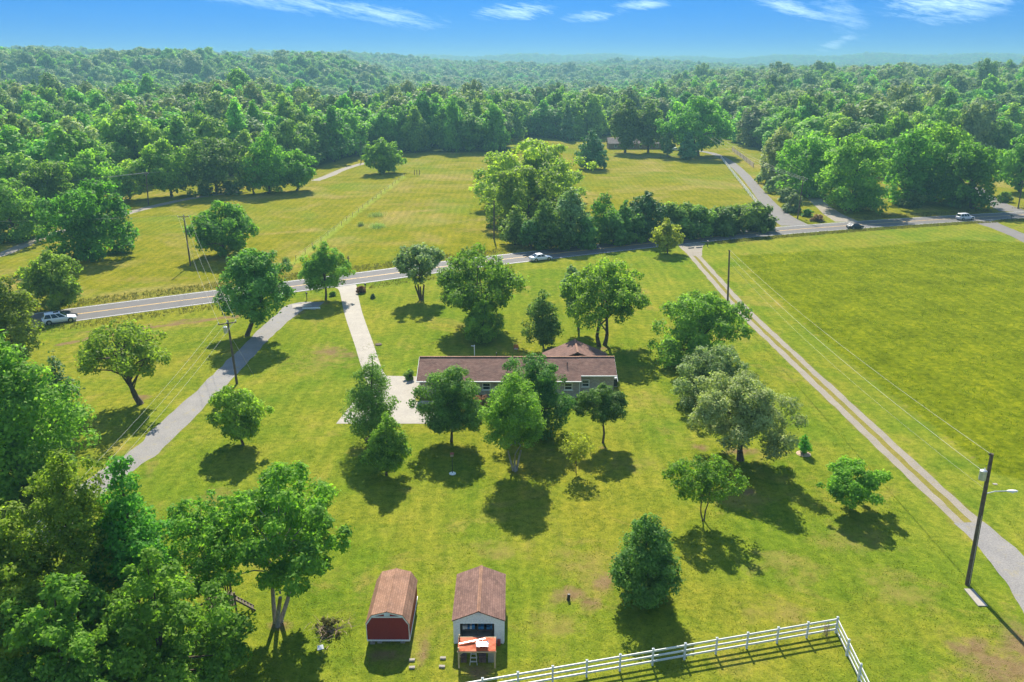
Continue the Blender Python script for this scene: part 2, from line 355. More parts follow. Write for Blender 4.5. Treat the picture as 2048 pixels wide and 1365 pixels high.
# ------------------------------------------------------------------ terrain
def terrain(x, y):
    x = np.asarray(x, float); y = np.asarray(y, float)
    r = np.hypot(x, y); az = np.degrees(np.arctan2(x, y))
    wob = np.sin(x * .0043 + 1.3) * np.cos(y * .0037 + .4) + .5 * np.sin(x * .011 + y * .007)
    hz = smooth(380, 800, r)
    h = hz * (3 + 3.0 * wob)
    # wooded rise on the right, then a valley
    h += 11 * smooth(6, 20, az) * smooth(430, 1000, r) * (1 - .8 * smooth(1050, 1700, r))
    # low wooded spur on the left, then the first ridge
    h += 6 * smooth(-8, -20, az) * smooth(380, 520, r) * (1 - smooth(560, 760, r))
    spur = np.sin(az * .42 + r * .0031) * np.sin(az * .23 + 1.0)
    h -= 17 * smooth(-4, -12, az) * smooth(540, 660, r) * (1 - smooth(800, 1080, r)) + 12 * smooth(-12, -4, az) * (1 - smooth(6, 14, az)) * smooth(620, 800, r) * (1 - smooth(1300, 1900, r))
    h += (28 + 4 * wob + 9 * spur) * smooth(-5, -15, az) * smooth(820, 1200, r) * (1 - .4 * smooth(1300, 1700, r))
    h += (25 + 5 * wob + 8 * np.sin(az * .31 + r * .0017)) * (1 - .75 * smooth(6, 17, az)) * smooth(1350, 2500, r) * (1 - .5 * smooth(2600, 3400, r))
    h += (60 + 9 * np.sin(az * .35) + 7 * np.sin(az * 1.1 + 1) + 14 * smooth(18, 32, az) - 12 * smooth(-5, -30, az)) * smooth(3200, 5600, r)
    return h
# edge of the woods, surveyed as azimuth -> range
WB = [(-700, 470), (-250, 455), (-100, 445), (0, 425), (120, 415), (220, 386), (300, 371), (430, 358), (560, 347), (640, 335), (690, 318), (735, 308), (790, 306), (900, 306), (1012, 304),
      (1020, 277), (1110, 277), (1135, 288), (1210, 272), (1330, 272), (1440, 276), (1500, 292), (1560, 318), (1620, 340), (1700, 350), (1900, 352), (1985, 335), (2060, 300), (2300, 300), (2700, 320)]
WBw = np.array([G(*q)[:2] for q in WB]); WB_AZ = np.arctan2(WBw[:, 0], WBw[:, 1]); WB_R = np.hypot(WBw[:, 0], WBw[:, 1])
def wood_edge(az): return np.interp(az, WB_AZ, WB_R)

def poly_dist(P, pts):
    """distance from points to a polyline"""
    d = np.full(len(P), 1e9)
    for a, b in zip(pts[:-1], pts[1:]):
        a, b = np.array(a[:2]), np.array(b[:2]); ab = b - a; tt = np.clip(((P - a) @ ab) / (ab @ ab), 0, 1)
        d = np.minimum(d, np.hypot(*(P - a - tt[:, None] * ab).T))
    return d
def inside(P, poly):
    c = np.zeros(len(P), bool); q = np.array([p[:2] for p in poly])
    for (x1, y1), (x2, y2) in zip(q, np.roll(q, -1, 0)):
        c ^= ((y1 > P[:, 1]) != (y2 > P[:, 1])) & (P[:, 0] < (x2 - x1) * (P[:, 1] - y1) / (y2 - y1 + 1e-12) + x1)
    return c
def spline(pts, n=10):
    p = np.array([q[:2] for q in pts], float); p = np.vstack([2 * p[0] - p[1], p, 2 * p[-1] - p[-2]]); o = []
    for i in range(1, len(p) - 2):
        for k in range(n):
            u = k / n; o.append(.5 * ((2 * p[i]) + (p[i + 1] - p[i - 1]) * u + (2 * p[i - 1] - 5 * p[i] + 4 * p[i + 1] - p[i + 2]) * u * u + (3 * p[i] - p[i - 1] - 3 * p[i + 1] + p[i + 2]) * u ** 3))
    o.append(p[-2]); return np.array(o)
ROAD = spline([(-190, 55), (-130, 91), (-71.6, 126.2), (-31.4, 148.7), (0.2, 166.3), (65.2, 195.5), (140.9, 218.5), (260, 246), (430, 275), (600, 300)], 14)
LANE = spline([(39.6, 178), (39.4, 165), (38.9, 129), (39.6, 105), (40.4, 83), (40.7, 74), (41.3, 60)], 10)
MEADOW = [G(1470, 512), G(1600, 640), G(1720, 740), G(1900, 880), G(1990, 950), G(2250, 1000), (110, 60), (150, 120), (165, 205), G(2048, 485), G(1900, 480), G(1700, 498)]

def make_ground():
    az = np.concatenate([np.arange(-180, -50, 5), np.arange(-50, 50, .45), np.arange(50, 180, 5)]); az = np.radians(az)
    r = [0.01, 8, 16, 24]
    while r[-1] < 9000: r.append(r[-1] + max(.55, r[-1] * .0085))
    r = np.array(r); A, RR = np.meshgrid(az, r); X = RR * np.sin(A); Y = RR * np.cos(A); Z = terrain(X, Y)
    V = np.stack([X, Y, Z], -1).reshape(-1, 3); na = len(az); i, j = np.meshgrid(np.arange(len(r) - 1), np.arange(na), indexing='ij'); k = (j + 1) % na
    F = np.stack([i * na + j, i * na + k, (i + 1) * na + k, (i + 1) * na + j], -1).reshape(-1, 4)
    me = np_mesh('ground', V, F, smooth_sh=True)
    P = V[:, :2]; rr = np.hypot(P[:, 0], P[:, 1]); aa = np.arctan2(P[:, 0], P[:, 1])
    ry = np.interp(P[:, 0], ROAD[:, 0], ROAD[:, 1])
    att = {'field': smooth(-2, 3, P[:, 1] - ry), 'meadow': inside(P, MEADOW).astype(float),
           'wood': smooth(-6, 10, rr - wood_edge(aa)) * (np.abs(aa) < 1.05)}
    def blob(px, py, rx, ry_): c = G(px, py); return np.clip(1.15 - np.hypot((P[:, 0] - c[0]) / rx, (P[:, 1] - c[1]) / ry_), 0, 1)
    dirt = np.zeros(len(P)); dry = np.zeros(len(P))
    for q in ((660, 705, 3.2, 4), (700, 710, 2.2, 2.5), (1140, 1190, 2.3, 1.9), (1205, 1165, 1.6, 2.2), (1180, 1205, 1.8, 1.2), (772, 1310, 2.2, 1.0), (958, 1345, 2.2, 1.2), (556, 1252, 1.6, 1.2), (1290, 1200, 1.0, .8), (1030, 945, 1.2, .9), (652, 606, 1.2, 1.6), (840, 603, 1.4, 1.6), (1205, 698, 2.0, 2.0), (1480, 905, 3.2, 2.2), (1400, 895, 2.0, 1.6), (285, 795, 2.2, 2.0), (2010, 1340, 5.0, 4.2), (2046, 1290, 2.4, 4.5),
              (1500, 985, 1.4, 1.2), (1950, 1300, 3, 2.4), (845, 1310, .9, 2.6), (1400, 745, 3, 2.4), (1205, 895, 1.0, .8), (600, 625, 1.5, 4)): dirt = np.maximum(dirt, .92 * blob(*q))
    dirt = np.maximum(dirt, 1.0 * np.clip(1.2 - poly_dist(P, [G(120, 690), G(300, 655), G(440, 637), G(480, 633)]) / 1.3, 0, 1))
    dirt = np.maximum(dirt, .8 * np.clip(1.1 - poly_dist(P, [G(130, 668), G(250, 655), G(400, 637)]) / 1.0, 0, 1))
    for q in ((640, 720, 7, 12), (350, 860, 3, 10), (840, 1300, 2.0, 4), (1180, 1180, 4, 5), (1450, 745, 5, 6), (1280, 930, 5, 4), (300, 560, 20, 6), (640, 365, 30, 10), (560, 395, 40, 8), (850, 410, 22, 12), (950, 460, 14, 8),
              (1480, 1000, 6, 5), (1180, 1130, 7, 6), (1100, 1250, 5, 4), (1000, 1100, 6, 3), (420, 1000, 4, 5), (1560, 1230, 6, 4), (1800, 1180, 6, 5), (1300, 800, 6, 4), (1700, 1080, 7, 5), (1560, 1130, 6, 5), (860, 480, 10, 5)): dry = np.maximum(dry, .68 * blob(*q))
    dry = np.maximum(dry, .95 * np.clip(1.25 - poly_dist(P, LANE) / 2.1, 0, 1))
    dry = np.maximum(dry, .6 * np.clip(1.1 - poly_dist(P, ROAD) / 7.5, 0, 1))
    dry = np.maximum(dry, .6 * np.clip(1.1 - poly_dist(P, [G(330, 850), G(420, 790), G(310, 905), G(300, 960)]) / 1.3, 0, 1))
    dirt = np.maximum(dirt, .6 * np.clip(1.1 - poly_dist(P, [G(1590, 632), G(1700, 725), G(1850, 842), G(1985, 948)]) / .5, 0, 1))
    att['strip'] = np.clip(1.2 - poly_dist(P, [G(585, 528), G(700, 437), G(810, 352)]) / 1.6, 0, 1)
    att['dirt'] = dirt; att['dry'] = dry
    for kname, v in att.items():
        a = me.attributes.new(kname, 'FLOAT', 'POINT'); a.data.foreach_set('value', v.astype(np.float32))
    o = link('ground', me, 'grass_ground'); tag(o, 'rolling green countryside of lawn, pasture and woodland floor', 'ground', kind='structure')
make_ground()

def ribbon(name, pts, half, mat, z, parent=None, off=0.0, n=8, rag=0.0, straight=False, seed=1, label=None):
    c = np.array([q[:2] for q in pts], float) if straight else spline(pts, n)
    if rag:   # resample so that the edge can be ragged
        seg = np.hypot(*np.diff(c, axis=0).T); s = np.r_[0, np.cumsum(seg)]; u = np.arange(0, s[-1], .8); c = np.stack([np.interp(u, s, c[:, 0]), np.interp(u, s, c[:, 1])], -1)
    d = np.gradient(c, axis=0); d /= np.hypot(*d.T)[:, None]; nn = np.stack([d[:, 1], -d[:, 0]], -1)
    rs = np.random.RandomState(seed); hw = np.interp(np.linspace(0, 1, len(c)), np.linspace(0, 1, len(half)), half) if hasattr(half, '__len__') else np.full(len(c), half)
    def jit(): 
        w = rs.randn(len(c)); return rag * np.convolve(w, [.25, .5, .25], 'same') if rag else 0 * w
    a = c + nn * (off + hw + jit())[:, None]; b = c + nn * (off - hw + jit())[:, None]
    V = np.zeros((2 * len(c), 3)); V[0::2, :2] = a; V[1::2, :2] = b; V[:, 2] = z
    i = np.arange(len(c) - 1); F = np.stack([2 * i, 2 * i + 1, 2 * i + 3, 2 * i + 2], -1)[:, ::-1]
    o = link(name, np_mesh(name, V, F), mat, parent)
    if parent is None: tag(o, label, name.split('_')[-1], kind='structure')
    return o
def P2(*q): return [G(*p)[:2] for p in q]
hw = ribbon('highway_road', ROAD, 4.35, 'asphalt', .024, straight=True, label='two-lane grey asphalt highway crossing the whole view')
for s in (-1, 1):
    ribbon('edge_line', ROAD, .075, 'line_white', .030, hw, off=s * 3.9, straight=True)
    ribbon('centre_line', ROAD, .065, 'line_yellow', .030, hw, off=s * .13, straight=True)
ribbon('gravel_lane', P2((640, 612), (598, 612), (575, 628), (548, 650), (488, 710), (420, 780), (345, 850), (288, 905), (175, 985), (60, 1100)), [2.4, 1.7, 1.55, 1.5, 1.55, 1.6, 1.6, 1.6, 1.6, 1.6], 'gravel', .006, rag=.15, label='grey gravel lane running from the highway down to the big trees')
ribbon('concrete_driveway', [(-32.6, 145.6), (-31.0, 143.6), (-29.8, 140), (-26.2, 126), (-21.8, 110.8), (-18.8, 100.2), (-16.8, 94.5)], [2.4, 2.0, 1.55, 1.45, 1.35, 1.3, 1.6], 'concrete', .012, label='pale concrete driveway curving from highway to the house')
m = MB(); m.poly([(*G(672, 848)[:2], .018), (-8.2, G(672, 848)[1], .018), (-8.2, 90.0, .018), (-11.9, 90.0, .018), (-11.9, 98.0, .018), (-14.0, 98.2, .018), (-18.3, 98.4, .018)])
o = m.build('parking_pavement', 'concrete'); tag(o, 'pale concrete parking apron beside the ranch house', 'pavement', kind='structure')
track = empty('two_track_lane_path'); tag(track, 'two-track gravel lane beside the rough meadow', 'path', kind='structure')
for s, sd_ in ((-1, 3), (1, 4)): ribbon('wheel_track', LANE, .48, 'gravel_tan', .006, track, off=s * .82, rag=.07, seed=sd_)
ribbon('lane_mouth', [(41.4, 182), (40.4, 176.5), (39.6, 168)], [3.3, 2.3, 1.3], 'gravel_tan', .010, track, rag=.1)
ribbon('lane_bend', [(41.2, 62.5), (41.45, 58), (41.1, 53), (40.2, 48.5), (38.2, 42), (34, 32)], [1.35, 1.7, 2.0, 2.4, 2.8, 3], 'gravel', .010, track, rag=.12)
ribbon('winding_lane_path', P2((-160, 560), (-40, 520), (10, 507), (100, 470), (240, 431), (320, 410), (400, 394), (480, 384)), 1.6, 'gravel_tan', .006, rag=.15, label='narrow tan gravel path winding through the far pasture past the poles')
ribbon('hillside_path', P2((630, 362), (660, 351), (690, 338), (735, 326), (790, 322)), 1.7, 'gravel_tan', .006, rag=.15, label='short curved pale track beside the lone round pasture tree')
ribbon('neighbour_drive_road', P2((1592, 452), (1560, 432), (1530, 400), (1490, 352), (1455, 322), (1420, 306), (1370, 300)), [3.8, 2.3, 1.9, 1.9, 1.9, 1.9, 1.9], 'asphalt_drive', .012, rag=.08, label='worn asphalt drive running along the board fence to the far house')
ribbon('shaded_drive_road', P2((1695, 444), (1665, 428), (1640, 408), (1622, 392), (1590, 372), (1560, 352)), [3.2, 2.2, 2.0, 2.0, 2.0, 2.0], 'gravel_tan', .012, rag=.1, label='tan driveway leading in under the big roadside trees')
ribbon('corner_drive_road', P2((2030, 424), (1995, 408), (1972, 393), (1950, 375)), [4, 2.6, 2.2, 2.0], 'asphalt_drive', .012, rag=.08, label='dark asphalt drive beyond the silver wagon')
ribbon('meadow_drive_road', P2((1950, 436), (1972, 446), (2010, 460), (2060, 482), (2140, 525)), [4.0, 2.4, 2.2, 2.2, 2.2], 'asphalt_drive', .012, rag=.08, label='grey asphalt drive at the far corner of the meadow')

# ------------------------------------------------------------------ trees
PROF = {'round': lambda t: np.sin(np.pi * t ** .85) ** .75, 'egg': lambda t: np.sin(np.pi * np.clip(t, 0, 1) ** .62) ** .85, 'cone': lambda t: np.minimum(1, (t / .14) ** .6) * (1 - t) ** .72 + .03,
        'dome': lambda t: np.sqrt(np.clip(1 - np.abs((t - .38) / .64) ** 2.2, 0.001, 1)), 'vase': lambda t: .25 + .75 * np.sin(np.pi * np.clip(t, 0, 1) ** 1.5) ** .8,
        'flat': lambda t: np.sin(np.pi * np.clip(t, 0, 1) ** 1.15) ** .55, 'column': lambda t: np.sin(np.pi * t ** .8) ** .5}
def crown_mesh(seed, H, zb, Rc, shape, s, n_max=14000, cov=2.7, off=(0, 0), lobes=None, gap=0.0, lob=(.12, .24), rnd=.45):
    rs = np.random.RandomState(seed); Hc = H - zb; prof = PROF[shape]
    area = 4 * math.pi * ((Rc ** 3.2 + 2 * (Rc * Hc / 2) ** 1.6) / 3) ** (1 / 1.6)
    n = cov * area / (.8 * s * s)
    if n > n_max: s *= math.sqrt(n / n_max); n = n_max
    n = int(max(n, 400)); K = lobes or int(np.clip(area / (Rc * Rc * .10), 40, 150))
    # lobes: foliage masses carried by the limbs
    tt = rs.rand(K * 12); tt = tt[rs.rand(len(tt)) < np.clip(prof(tt), 0, 1) ** 1.2][:K] * .93; tt = np.r_[tt, .58, .66, .73, .80, .86, .91]; K = len(tt)
    az = rs.rand(K) * 2 * math.pi; ph = rs.rand(4) * 6.28
    mod = 1 + .15 * np.sin(2 * az + ph[0]) + .11 * np.sin(3 * az + ph[1] + 5 * tt) + .08 * np.sin(5 * az + ph[2] - 7 * tt)
    lr = (.5 * Rc + .25 * max(Hc, Rc)) * rs.uniform(*lob, K) * np.clip(.55 + .6 * prof(tt), .5, 1.1)
    rho = rs.rand(K) ** .45; rho[-6:] *= .35
    rad = np.maximum(rho * (prof(tt) * Rc * mod - lr * .72), 0)
    C = np.stack([off[0] * (.3 + .7 * tt) + rad * np.cos(az), off[1] * (.3 + .7 * tt) + rad * np.sin(az), zb + np.clip(tt * Hc, lr * .55, Hc - lr * .62)], -1)
    w = lr ** 2; w = w / w.sum(); li = rs.choice(K, n, p=w)
    d = rs.randn(n, 3); d[:, 2] += .35; d += .55 * np.c_[np.cos(az), np.sin(az), 0 * az][li] * rho[li, None]; d /= np.linalg.norm(d, axis=1)[:, None]
    # ragged lobes: sprays of leaves push out unevenly
    sub = np.sin(d[:, 0] * 5 + li) * np.sin(d[:, 1] * 6 + li * 2.1) * np.sin(d[:, 2] * 5 + li * .7)
    rr = lr[li] * (rs.uniform(.5, 1.0, n) ** .5 + .34 * sub + .16 * rs.randn(n))
    p = C[li] + d * rr[:, None] * np.array([1, 1, .78])
    if gap:
        keep = rs.rand(n) > gap * (rs.rand(K)[li] > .5); p, d, li = p[keep], d[keep], li[keep]; n = len(p)
    p[:, 2] = np.maximum(p[:, 2], .06)
    nm = d * .75 + np.array([0, 0, .45]) + rs.randn(n, 3) * rnd; nm /= np.linalg.norm(nm, axis=1)[:, None]
    q = rs.randn(n, 3); a = np.cross(nm, q); a /= np.linalg.norm(a, axis=1)[:, None]; b = np.cross(nm, a)
    sc = (s * rs.uniform(.6, 1.35, n))[:, None]
    V = np.stack([p - a * sc * .8, p - b * sc * .5 - nm * sc * .12, p + a * sc * .8 - nm * sc * .15, p + b * sc * .5 - nm * sc * .12], 1).reshape(-1, 3)
    F = np.arange(4 * n).reshape(-1, 4)
    tint = np.clip(.5 * rs.rand(K)[li] + .5 * rs.rand(n) ** 1.3, 0, 1)
    return np_mesh('crown', V, F, np.repeat(tint, 4)), C, lr
def trunk_mesh(seed, C, zb, H, r0, stems=1, limbs=10, off=(0, 0), fork=None):
    rs = np.random.RandomState(seed + 77); m = MB(); ns = 7
    fz = fork if fork is not None else max(zb * .9, .5)
    order = np.argsort(C[:, 2]); pick = order[np.linspace(0, len(order) - 1, min(limbs, len(order))).astype(int)]
    tops = []
    for k in range(stems):
        a = 2 * math.pi * k / stems + rs.rand(); sp = 0 if stems == 1 else r0 * 1.1
        b = np.array([sp * math.cos(a), sp * math.sin(a), -.15]); lean = np.array([off[0] * .35, off[1] * .35, 0]) + (0 if stems == 1 else 1) * np.array([math.cos(a), math.sin(a), 0]) * fz * .22
        t1 = np.array([b[0], b[1], 0]) + lean * .5 + [rs.randn() * .05, rs.randn() * .05, fz * .55]; t2 = np.array([b[0], b[1], 0]) + lean + [0, 0, fz]
        rr = r0 if stems == 1 else r0 * .62
        m.tube([b, b + [0, 0, .3], t1, t2], [rr * 1.45, rr * 1.12, rr * .95, rr * .85], ns); tops.append((t2, rr * .85))
        top = np.array([off[0] * .8, off[1] * .8, zb + (H - zb) * .72])
        mid = (t2 + top) / 2 + [rs.randn() * .2, rs.randn() * .2, 0]
        if stems < 3: m.tube([t2, mid, top], [rr * .8, rr * .45, rr * .12], ns)
    for i, q in enumerate(pick):
        t2, rr = tops[i % len(tops)]; c = C[q]
        u = rs.uniform(0, .35) if c[2] < H * .6 else rs.uniform(.2, .7)
        s0 = t2 + (np.array([off[0] * .8, off[1] * .8, zb + (H - zb) * .72]) - t2) * u
        if c[2] < s0[2]: s0 = t2 * 1.0
        m1 = s0 + (c - s0) * .45 + np.array([0, 0, (.10 if c[2] > s0[2] else .02) * np.linalg.norm(c - s0)])
        m.tube([s0, m1, c], [rr * .55 * (1 - .5 * u), rr * .33, rr * .08], 5)
    return m.mesh('trunk', True)

TREES = []
def tree(name, label, bx, by, top, xl, xr, cb, shape='round', mat='leaf_mid', group=None, bk='bark', stems=1, tr=None, fork=None, gap=0.0, cov=2.4, s=None, nmax=22000, limbs=10, dy=0.0, seed=None, **kw):
    B = G(bx, by); dist = math.hypot(B[0], B[1]); tand = CAM_H / dist; dp = depth_of(B)
    sc = FPX / depth_of((0, B[1], .58 * rise(bx, by, top))); Rc = 1.08 * (xr - xl) / 2 / sc; ox = ((xl + xr) / 2 - 1024) / sc - B[0]
    H = max(rise(bx, by, top) - .12 * Rc * tand, 1.0); zb = np.clip(rise(bx, by, cb) + .05 * Rc * tand, .12, H * .6); zb = max(.12, zb - .07 * (H - zb))
    slant = math.hypot(dist, CAM_H); s = s or np.clip(slant * .0021, .12, .75); seed = seed if seed is not None else len(TREES) * 13 + 5
    me, C, lr = crown_mesh(seed, H, zb, Rc, shape, s, nmax, cov, (ox, dy), gap=gap, **kw)
    tr = tr or max(.05, .020 * H + .012 * Rc)
    root = empty(name, B, label=label, cat='tree', group=group)
    link('crown', me, mat, root); link('trunk', trunk_mesh(seed, C, zb, H, tr, stems, limbs, (ox, dy), fork), bk, root)
    TREES.append(root); return root

GY, GR, GF, GN, GX = 'trees on the lawn around the ranch house', 'trees along the highway verge', 'trees standing in the far pastures', 'large trees in the near corner', 'trees shading the neighbouring drives'
# lawn
tree('pear_tree', 'dense egg-shaped dark green tree behind the white rail fence', 1290, 1197, 1015, 1216, 1364, 1192, 'egg', 'leaf_dark', GY, nmax=34000, s=.13)
tree('willow_oak_tree', 'big grey-green spreading tree on a short forked trunk, nearest of three in a row', 1480, 920, 742, 1384, 1584, 872, 'dome', 'leaf_olive', GY, tr=.36, fork=1.0, nmax=34000, s=.13, limbs=16)
tree('willow_oak_tree', 'small pale grey-green tree squeezed between two larger grey-green trees', 1408, 805, 690, 1356, 1504, 800, 'dome', 'leaf_olive', GY, seed=301, s=.13)
tree('willow_oak_tree', 'wide dome-shaped green tree beside the pole by the two-track lane', 1390, 728, 583, 1320, 1488, 715, 'dome', 'leaf_mid', GY, tr=.3, nmax=26000)
tree('maple_tree', 'small round maple on a straight thin trunk off the right end of the house', 1206, 886, 760, 1156, 1255, 842, 'round', 'leaf_dark', GY, tr=.12, s=.13)
tree('birch_tree', 'tall pointed bright green tree with pale clustered stems before the house', 1030, 942, 736, 962, 1094, 880, 'egg', 'leaf_mid', GY, 'bark_pale', stems=3, tr=.17, fork=2.2, nmax=34000, s=.13)
tree('maple_tree', 'dense dark tree half hidden behind the tall pointed tree at the house', 1078, 868, 700, 994, 1122, 850, 'dome', 'leaf_dark', GY, nmax=26000, s=.13)
tree('maple_tree', 'dark green rounded tree on a bare trunk over the concrete apron', 903, 884, 726, 838, 968, 858, 'round', 'leaf_dark', GY, tr=.16, nmax=26000, s=.13)
tree('maple_tree', 'open dark tree with two leaders covering the driveway end', 733, 884, 692, 698, 806, 862, 'egg', 'leaf_dark', GY, gap=.6, cov=1.9, s=.13, nmax=34000, dy=-.5)
tree('holly_tree', 'small cone-shaped green tree in front of the two-leader tree', 773, 950, 818, 727, 824, 928, 'cone', 'leaf_mid', GY, s=.13, tr=.12)
tree('redbud_sapling', 'thin yellowish sapling with sparse leaves beside the pale-stemmed tree', 1152, 946, 866, 1120, 1187, 925, 'vase', 'leaf_yellow', GY, cov=.7, s=.13, tr=.045, limbs=8)
tree('redbud_tree', 'small open vase-shaped yellow-green tree on a thin trunk', 1406, 1042, 912, 1336, 1476, 1000, 'flat', 'leaf_lime', GY, stems=2, tr=.10, cov=1.5, s=.15, limbs=14, gap=.5)
tree('dogwood_tree', 'low flat-topped olive green tree on the open lawn by the lane', 1703, 1018, 926, 1640, 1776, 996, 'flat', 'leaf_lime', GY, seed=815, tr=.12, s=.14, cov=2.3)
tree('young_tree', 'tiny sapling standing in a mulch ring near the two-track lane', 1609, 908, 866, 1597, 1622, 904, 'egg', 'leaf_mid', GY, tr=.035, s=.11, cov=1.5)
tree('silver_maple_tree', 'large spreading tree on a thick forked trunk behind the house', 1205, 692, 520, 1118, 1302, 622, 'dome', 'leaf_bright', GY, tr=.5, fork=1.6, stems=2, nmax=34000, limbs=18, gap=.35)
tree('maple_tree', 'thin grey-green tree tucked against the large fork-trunked tree', 1157, 660, 524, 1112, 1172, 610, 'egg', 'leaf_olive', GY, tr=.18)
tree('maple_tree', 'narrow upright dark tree behind the ridge of the house', 1087, 702, 570, 1048, 1120, 682, 'egg', 'leaf_dark', GY, s=.18, gap=.3, tr=.14)
tree('elm_tree', 'large airy light green tree in the middle of the front lawn', 962, 655, 482, 866, 1043, 618, 'round', 'leaf_bright', GY, tr=.3, stems=2, fork=2.0, gap=.5, cov=2.0, nmax=26000, limbs=16)
tree('maple_tree', 'small bushy green tree in front of the airy front lawn tree', 964, 684, 592, 926, 1003, 682, 'egg', 'leaf_mid', GY, s=.18)
tree('willow_tree', 'grey-olive vase-shaped tree on several slim stems by the highway', 843, 600, 490, 782, 884, 562, 'vase', 'leaf_olive', GR, stems=4, tr=.26, fork=2.6, limbs=14)
tree('maple_tree', 'neat egg-shaped tree between the gravel lane and the driveway', 652, 600, 477, 604, 697, 572, 'egg', 'leaf_mid', GR, tr=.2, s=.18)
tree('oak_tree', 'large dark full tree over the mouth of the gravel lane', 495, 672, 486, 442, 600, 632, 'round', 'leaf_dark', GR, tr=.35, nmax=26000)
tree('walnut_tree', 'round feathery bright green tree standing right of the gravel lane', 486, 890, 762, 410, 527, 868, 'round', 'leaf_bright', GY, s=.18, tr=.14)
tree('mulberry_tree', 'spreading yellow-green tree on heavy bare limbs left of the gravel lane', 280, 808, 638, 143, 328, 742, 'round', 'leaf_lime', GY, tr=.36, fork=1.7, limbs=22, cov=1.5, gap=.5, nmax=26000)
tree('young_tree', 'small yellow-green tree on the verge by the two-track lane mouth', 1335, 507, 434, 1303, 1364, 492, 'egg', 'leaf_yellow', GR, s=.33, tr=.14)
# across the highway
tree('hackberry_tree', 'bushy tree on the far verge behind the white crossover', 105, 622, 493, 43, 160, 620, 'round', 'leaf_bright', GF)
tree('hackberry_tree', 'full round tree right of the crossarm pole in the pasture', 446, 512, 396, 383, 510, 506, 'round', 'leaf_bright', GF)
tree('hackberry_tree', 'broad dark bushy tree hanging over the winding path', 182, 514, 358, 95, 264, 516, 'dome', 'leaf_mid', GF, nmax=16000)
tree('hackberry_tree', 'dark leafy tree at the photo\'s left edge above the winding path', 28, 478, 356, -62, 92, 478, 'dome', 'leaf_mid', GF)
tree('pasture_oak_tree', 'lone round tree on the open pasture by the curved pale track', 768, 347, 270, 729, 807, 342, 'round', 'leaf_mid', GF)
tree('pasture_oak_tree', 'small rounded tree at the right of the trio on the pasture edge', 593, 382, 293, 560, 637, 372, 'round', 'leaf_bright', GF)
tree('poplar_tree', 'tall upright tree in the middle of the trio on the pasture edge', 538, 386, 253, 487, 582, 378, 'egg', 'leaf_bright', GF, gap=.3)
tree('pasture_oak_tree', 'slim light tree at the left of the trio on the pasture edge', 508, 388, 300, 474, 524, 376, 'egg', 'leaf_lime', GF)
tree('pasture_oak_tree', 'broad pale green tree right of the far pole on the winding path', 344, 394, 273, 274, 390, 380, 'round', 'leaf_lime', GF)
tree('pasture_oak_tree', 'small bright tree left of the far pole on the winding path', 258, 400, 316, 220, 302, 390, 'round', 'leaf_lime', GF)
tree('hackberry_tree', 'full dark tree to the right of the broad pale tree at the wood edge', 432, 388, 272, 370, 486, 386, 'dome', 'leaf_dark', GF)
tree('hackberry_tree', 'sunlit bushy tree behind the broad dark tree over the winding path', 90, 430, 320, 30, 160, 430, 'dome', 'leaf_bright', GF)
tree('hackberry_tree', 'sunlit crowded tree at the far bend of the winding path', 170, 412, 298, 110, 235, 412, 'dome', 'leaf_bright', GF)
# clump between the pasture and the highway
tree('pasture_maple_tree', 'biggest tree of the clump at the highway, broad sunlit crown at the back', 1078, 410, 280, 970, 1176, 405, 'dome', 'leaf_bright', GF, nmax=20000)
tree('pasture_maple_tree', 'yellow-green tree in the middle of the highway clump', 1052, 455, 328, 980, 1136, 455, 'dome', 'leaf_bright', GF, nmax=16000)
tree('hackberry_tree', 'dark low tree at the left foot of the highway clump', 1030, 490, 405, 1003, 1064, 492, 'egg', 'leaf_dark', GF)
tree('hackberry_tree', 'dark rounded tree at the front left of the highway clump', 1088, 497, 392, 1052, 1124, 500, 'egg', 'leaf_dark', GF)
tree('sweetgum_tree', 'pale grey-green rounded tree in front of the highway clump', 1142, 492, 368, 1106, 1178, 492, 'egg', 'leaf_olive', GF)
tree('hackberry_tree', 'ragged tree with bare-topped shoots right of the pale grey-green tree', 1206, 486, 376, 1172, 1242, 488, 'egg', 'leaf_mid', GF, gap=.7, cov=2.2)
tree('hackberry_tree', 'slim dark tree beside the broad dark cedar at the highway', 1248, 484, 396, 1226, 1272, 486, 'egg', 'leaf_dark', GF)
tree('cedar_tree', 'broad dark cedar over the shaded stretch of highway', 1292, 480, 374, 1246, 1334, 482, 'egg', 'leaf_cedar', GF)
# neighbour side
tree('cedar_tree', 'dark bulky cedar at the left end of the far brick house', 1185, 338, 256, 1152, 1214, 338, 'egg', 'leaf_cedar', GX)
tree('oak_tree', 'tall dark tree in front of the far brick house', 1250, 306, 190, 1218, 1288, 292, 'round', 'leaf_dark', GX)
tree('oak_tree', 'tall dark tree at the right end of the far brick house', 1296, 306, 198, 1266, 1332, 292, 'round', 'leaf_dark', GX)
tree('oak_tree', 'massive spreading tree over the end of the asphalt drive', 1396, 312, 190, 1330, 1462, 292, 'round', 'leaf_mid', GX)
tree('cedar_tree', 'small dark upright tree on the lawn before the massive tree', 1376, 320, 262, 1358, 1396, 316, 'egg', 'leaf_cedar', GX)
tree('young_tree', 'slim small tree on the far house lawn beside the parked car', 1335, 314, 252, 1320, 1350, 304, 'egg', 'leaf_dark', GX)
tree('maple_tree', 'round tree with pale sunlit top beside the board fence end', 1560, 372, 246, 1518, 1606, 366, 'round', 'leaf_olive', GX)
tree('maple_tree', 'full round tree over the tan driveway', 1622, 392, 258, 1564, 1682, 386, 'dome', 'leaf_mid', GX)
tree('shade_maple_tree', 'big full tree left of the highway shade, behind the black car', 1712, 420, 266, 1640, 1780, 408, 'dome', 'leaf_mid', GX, nmax=18000)
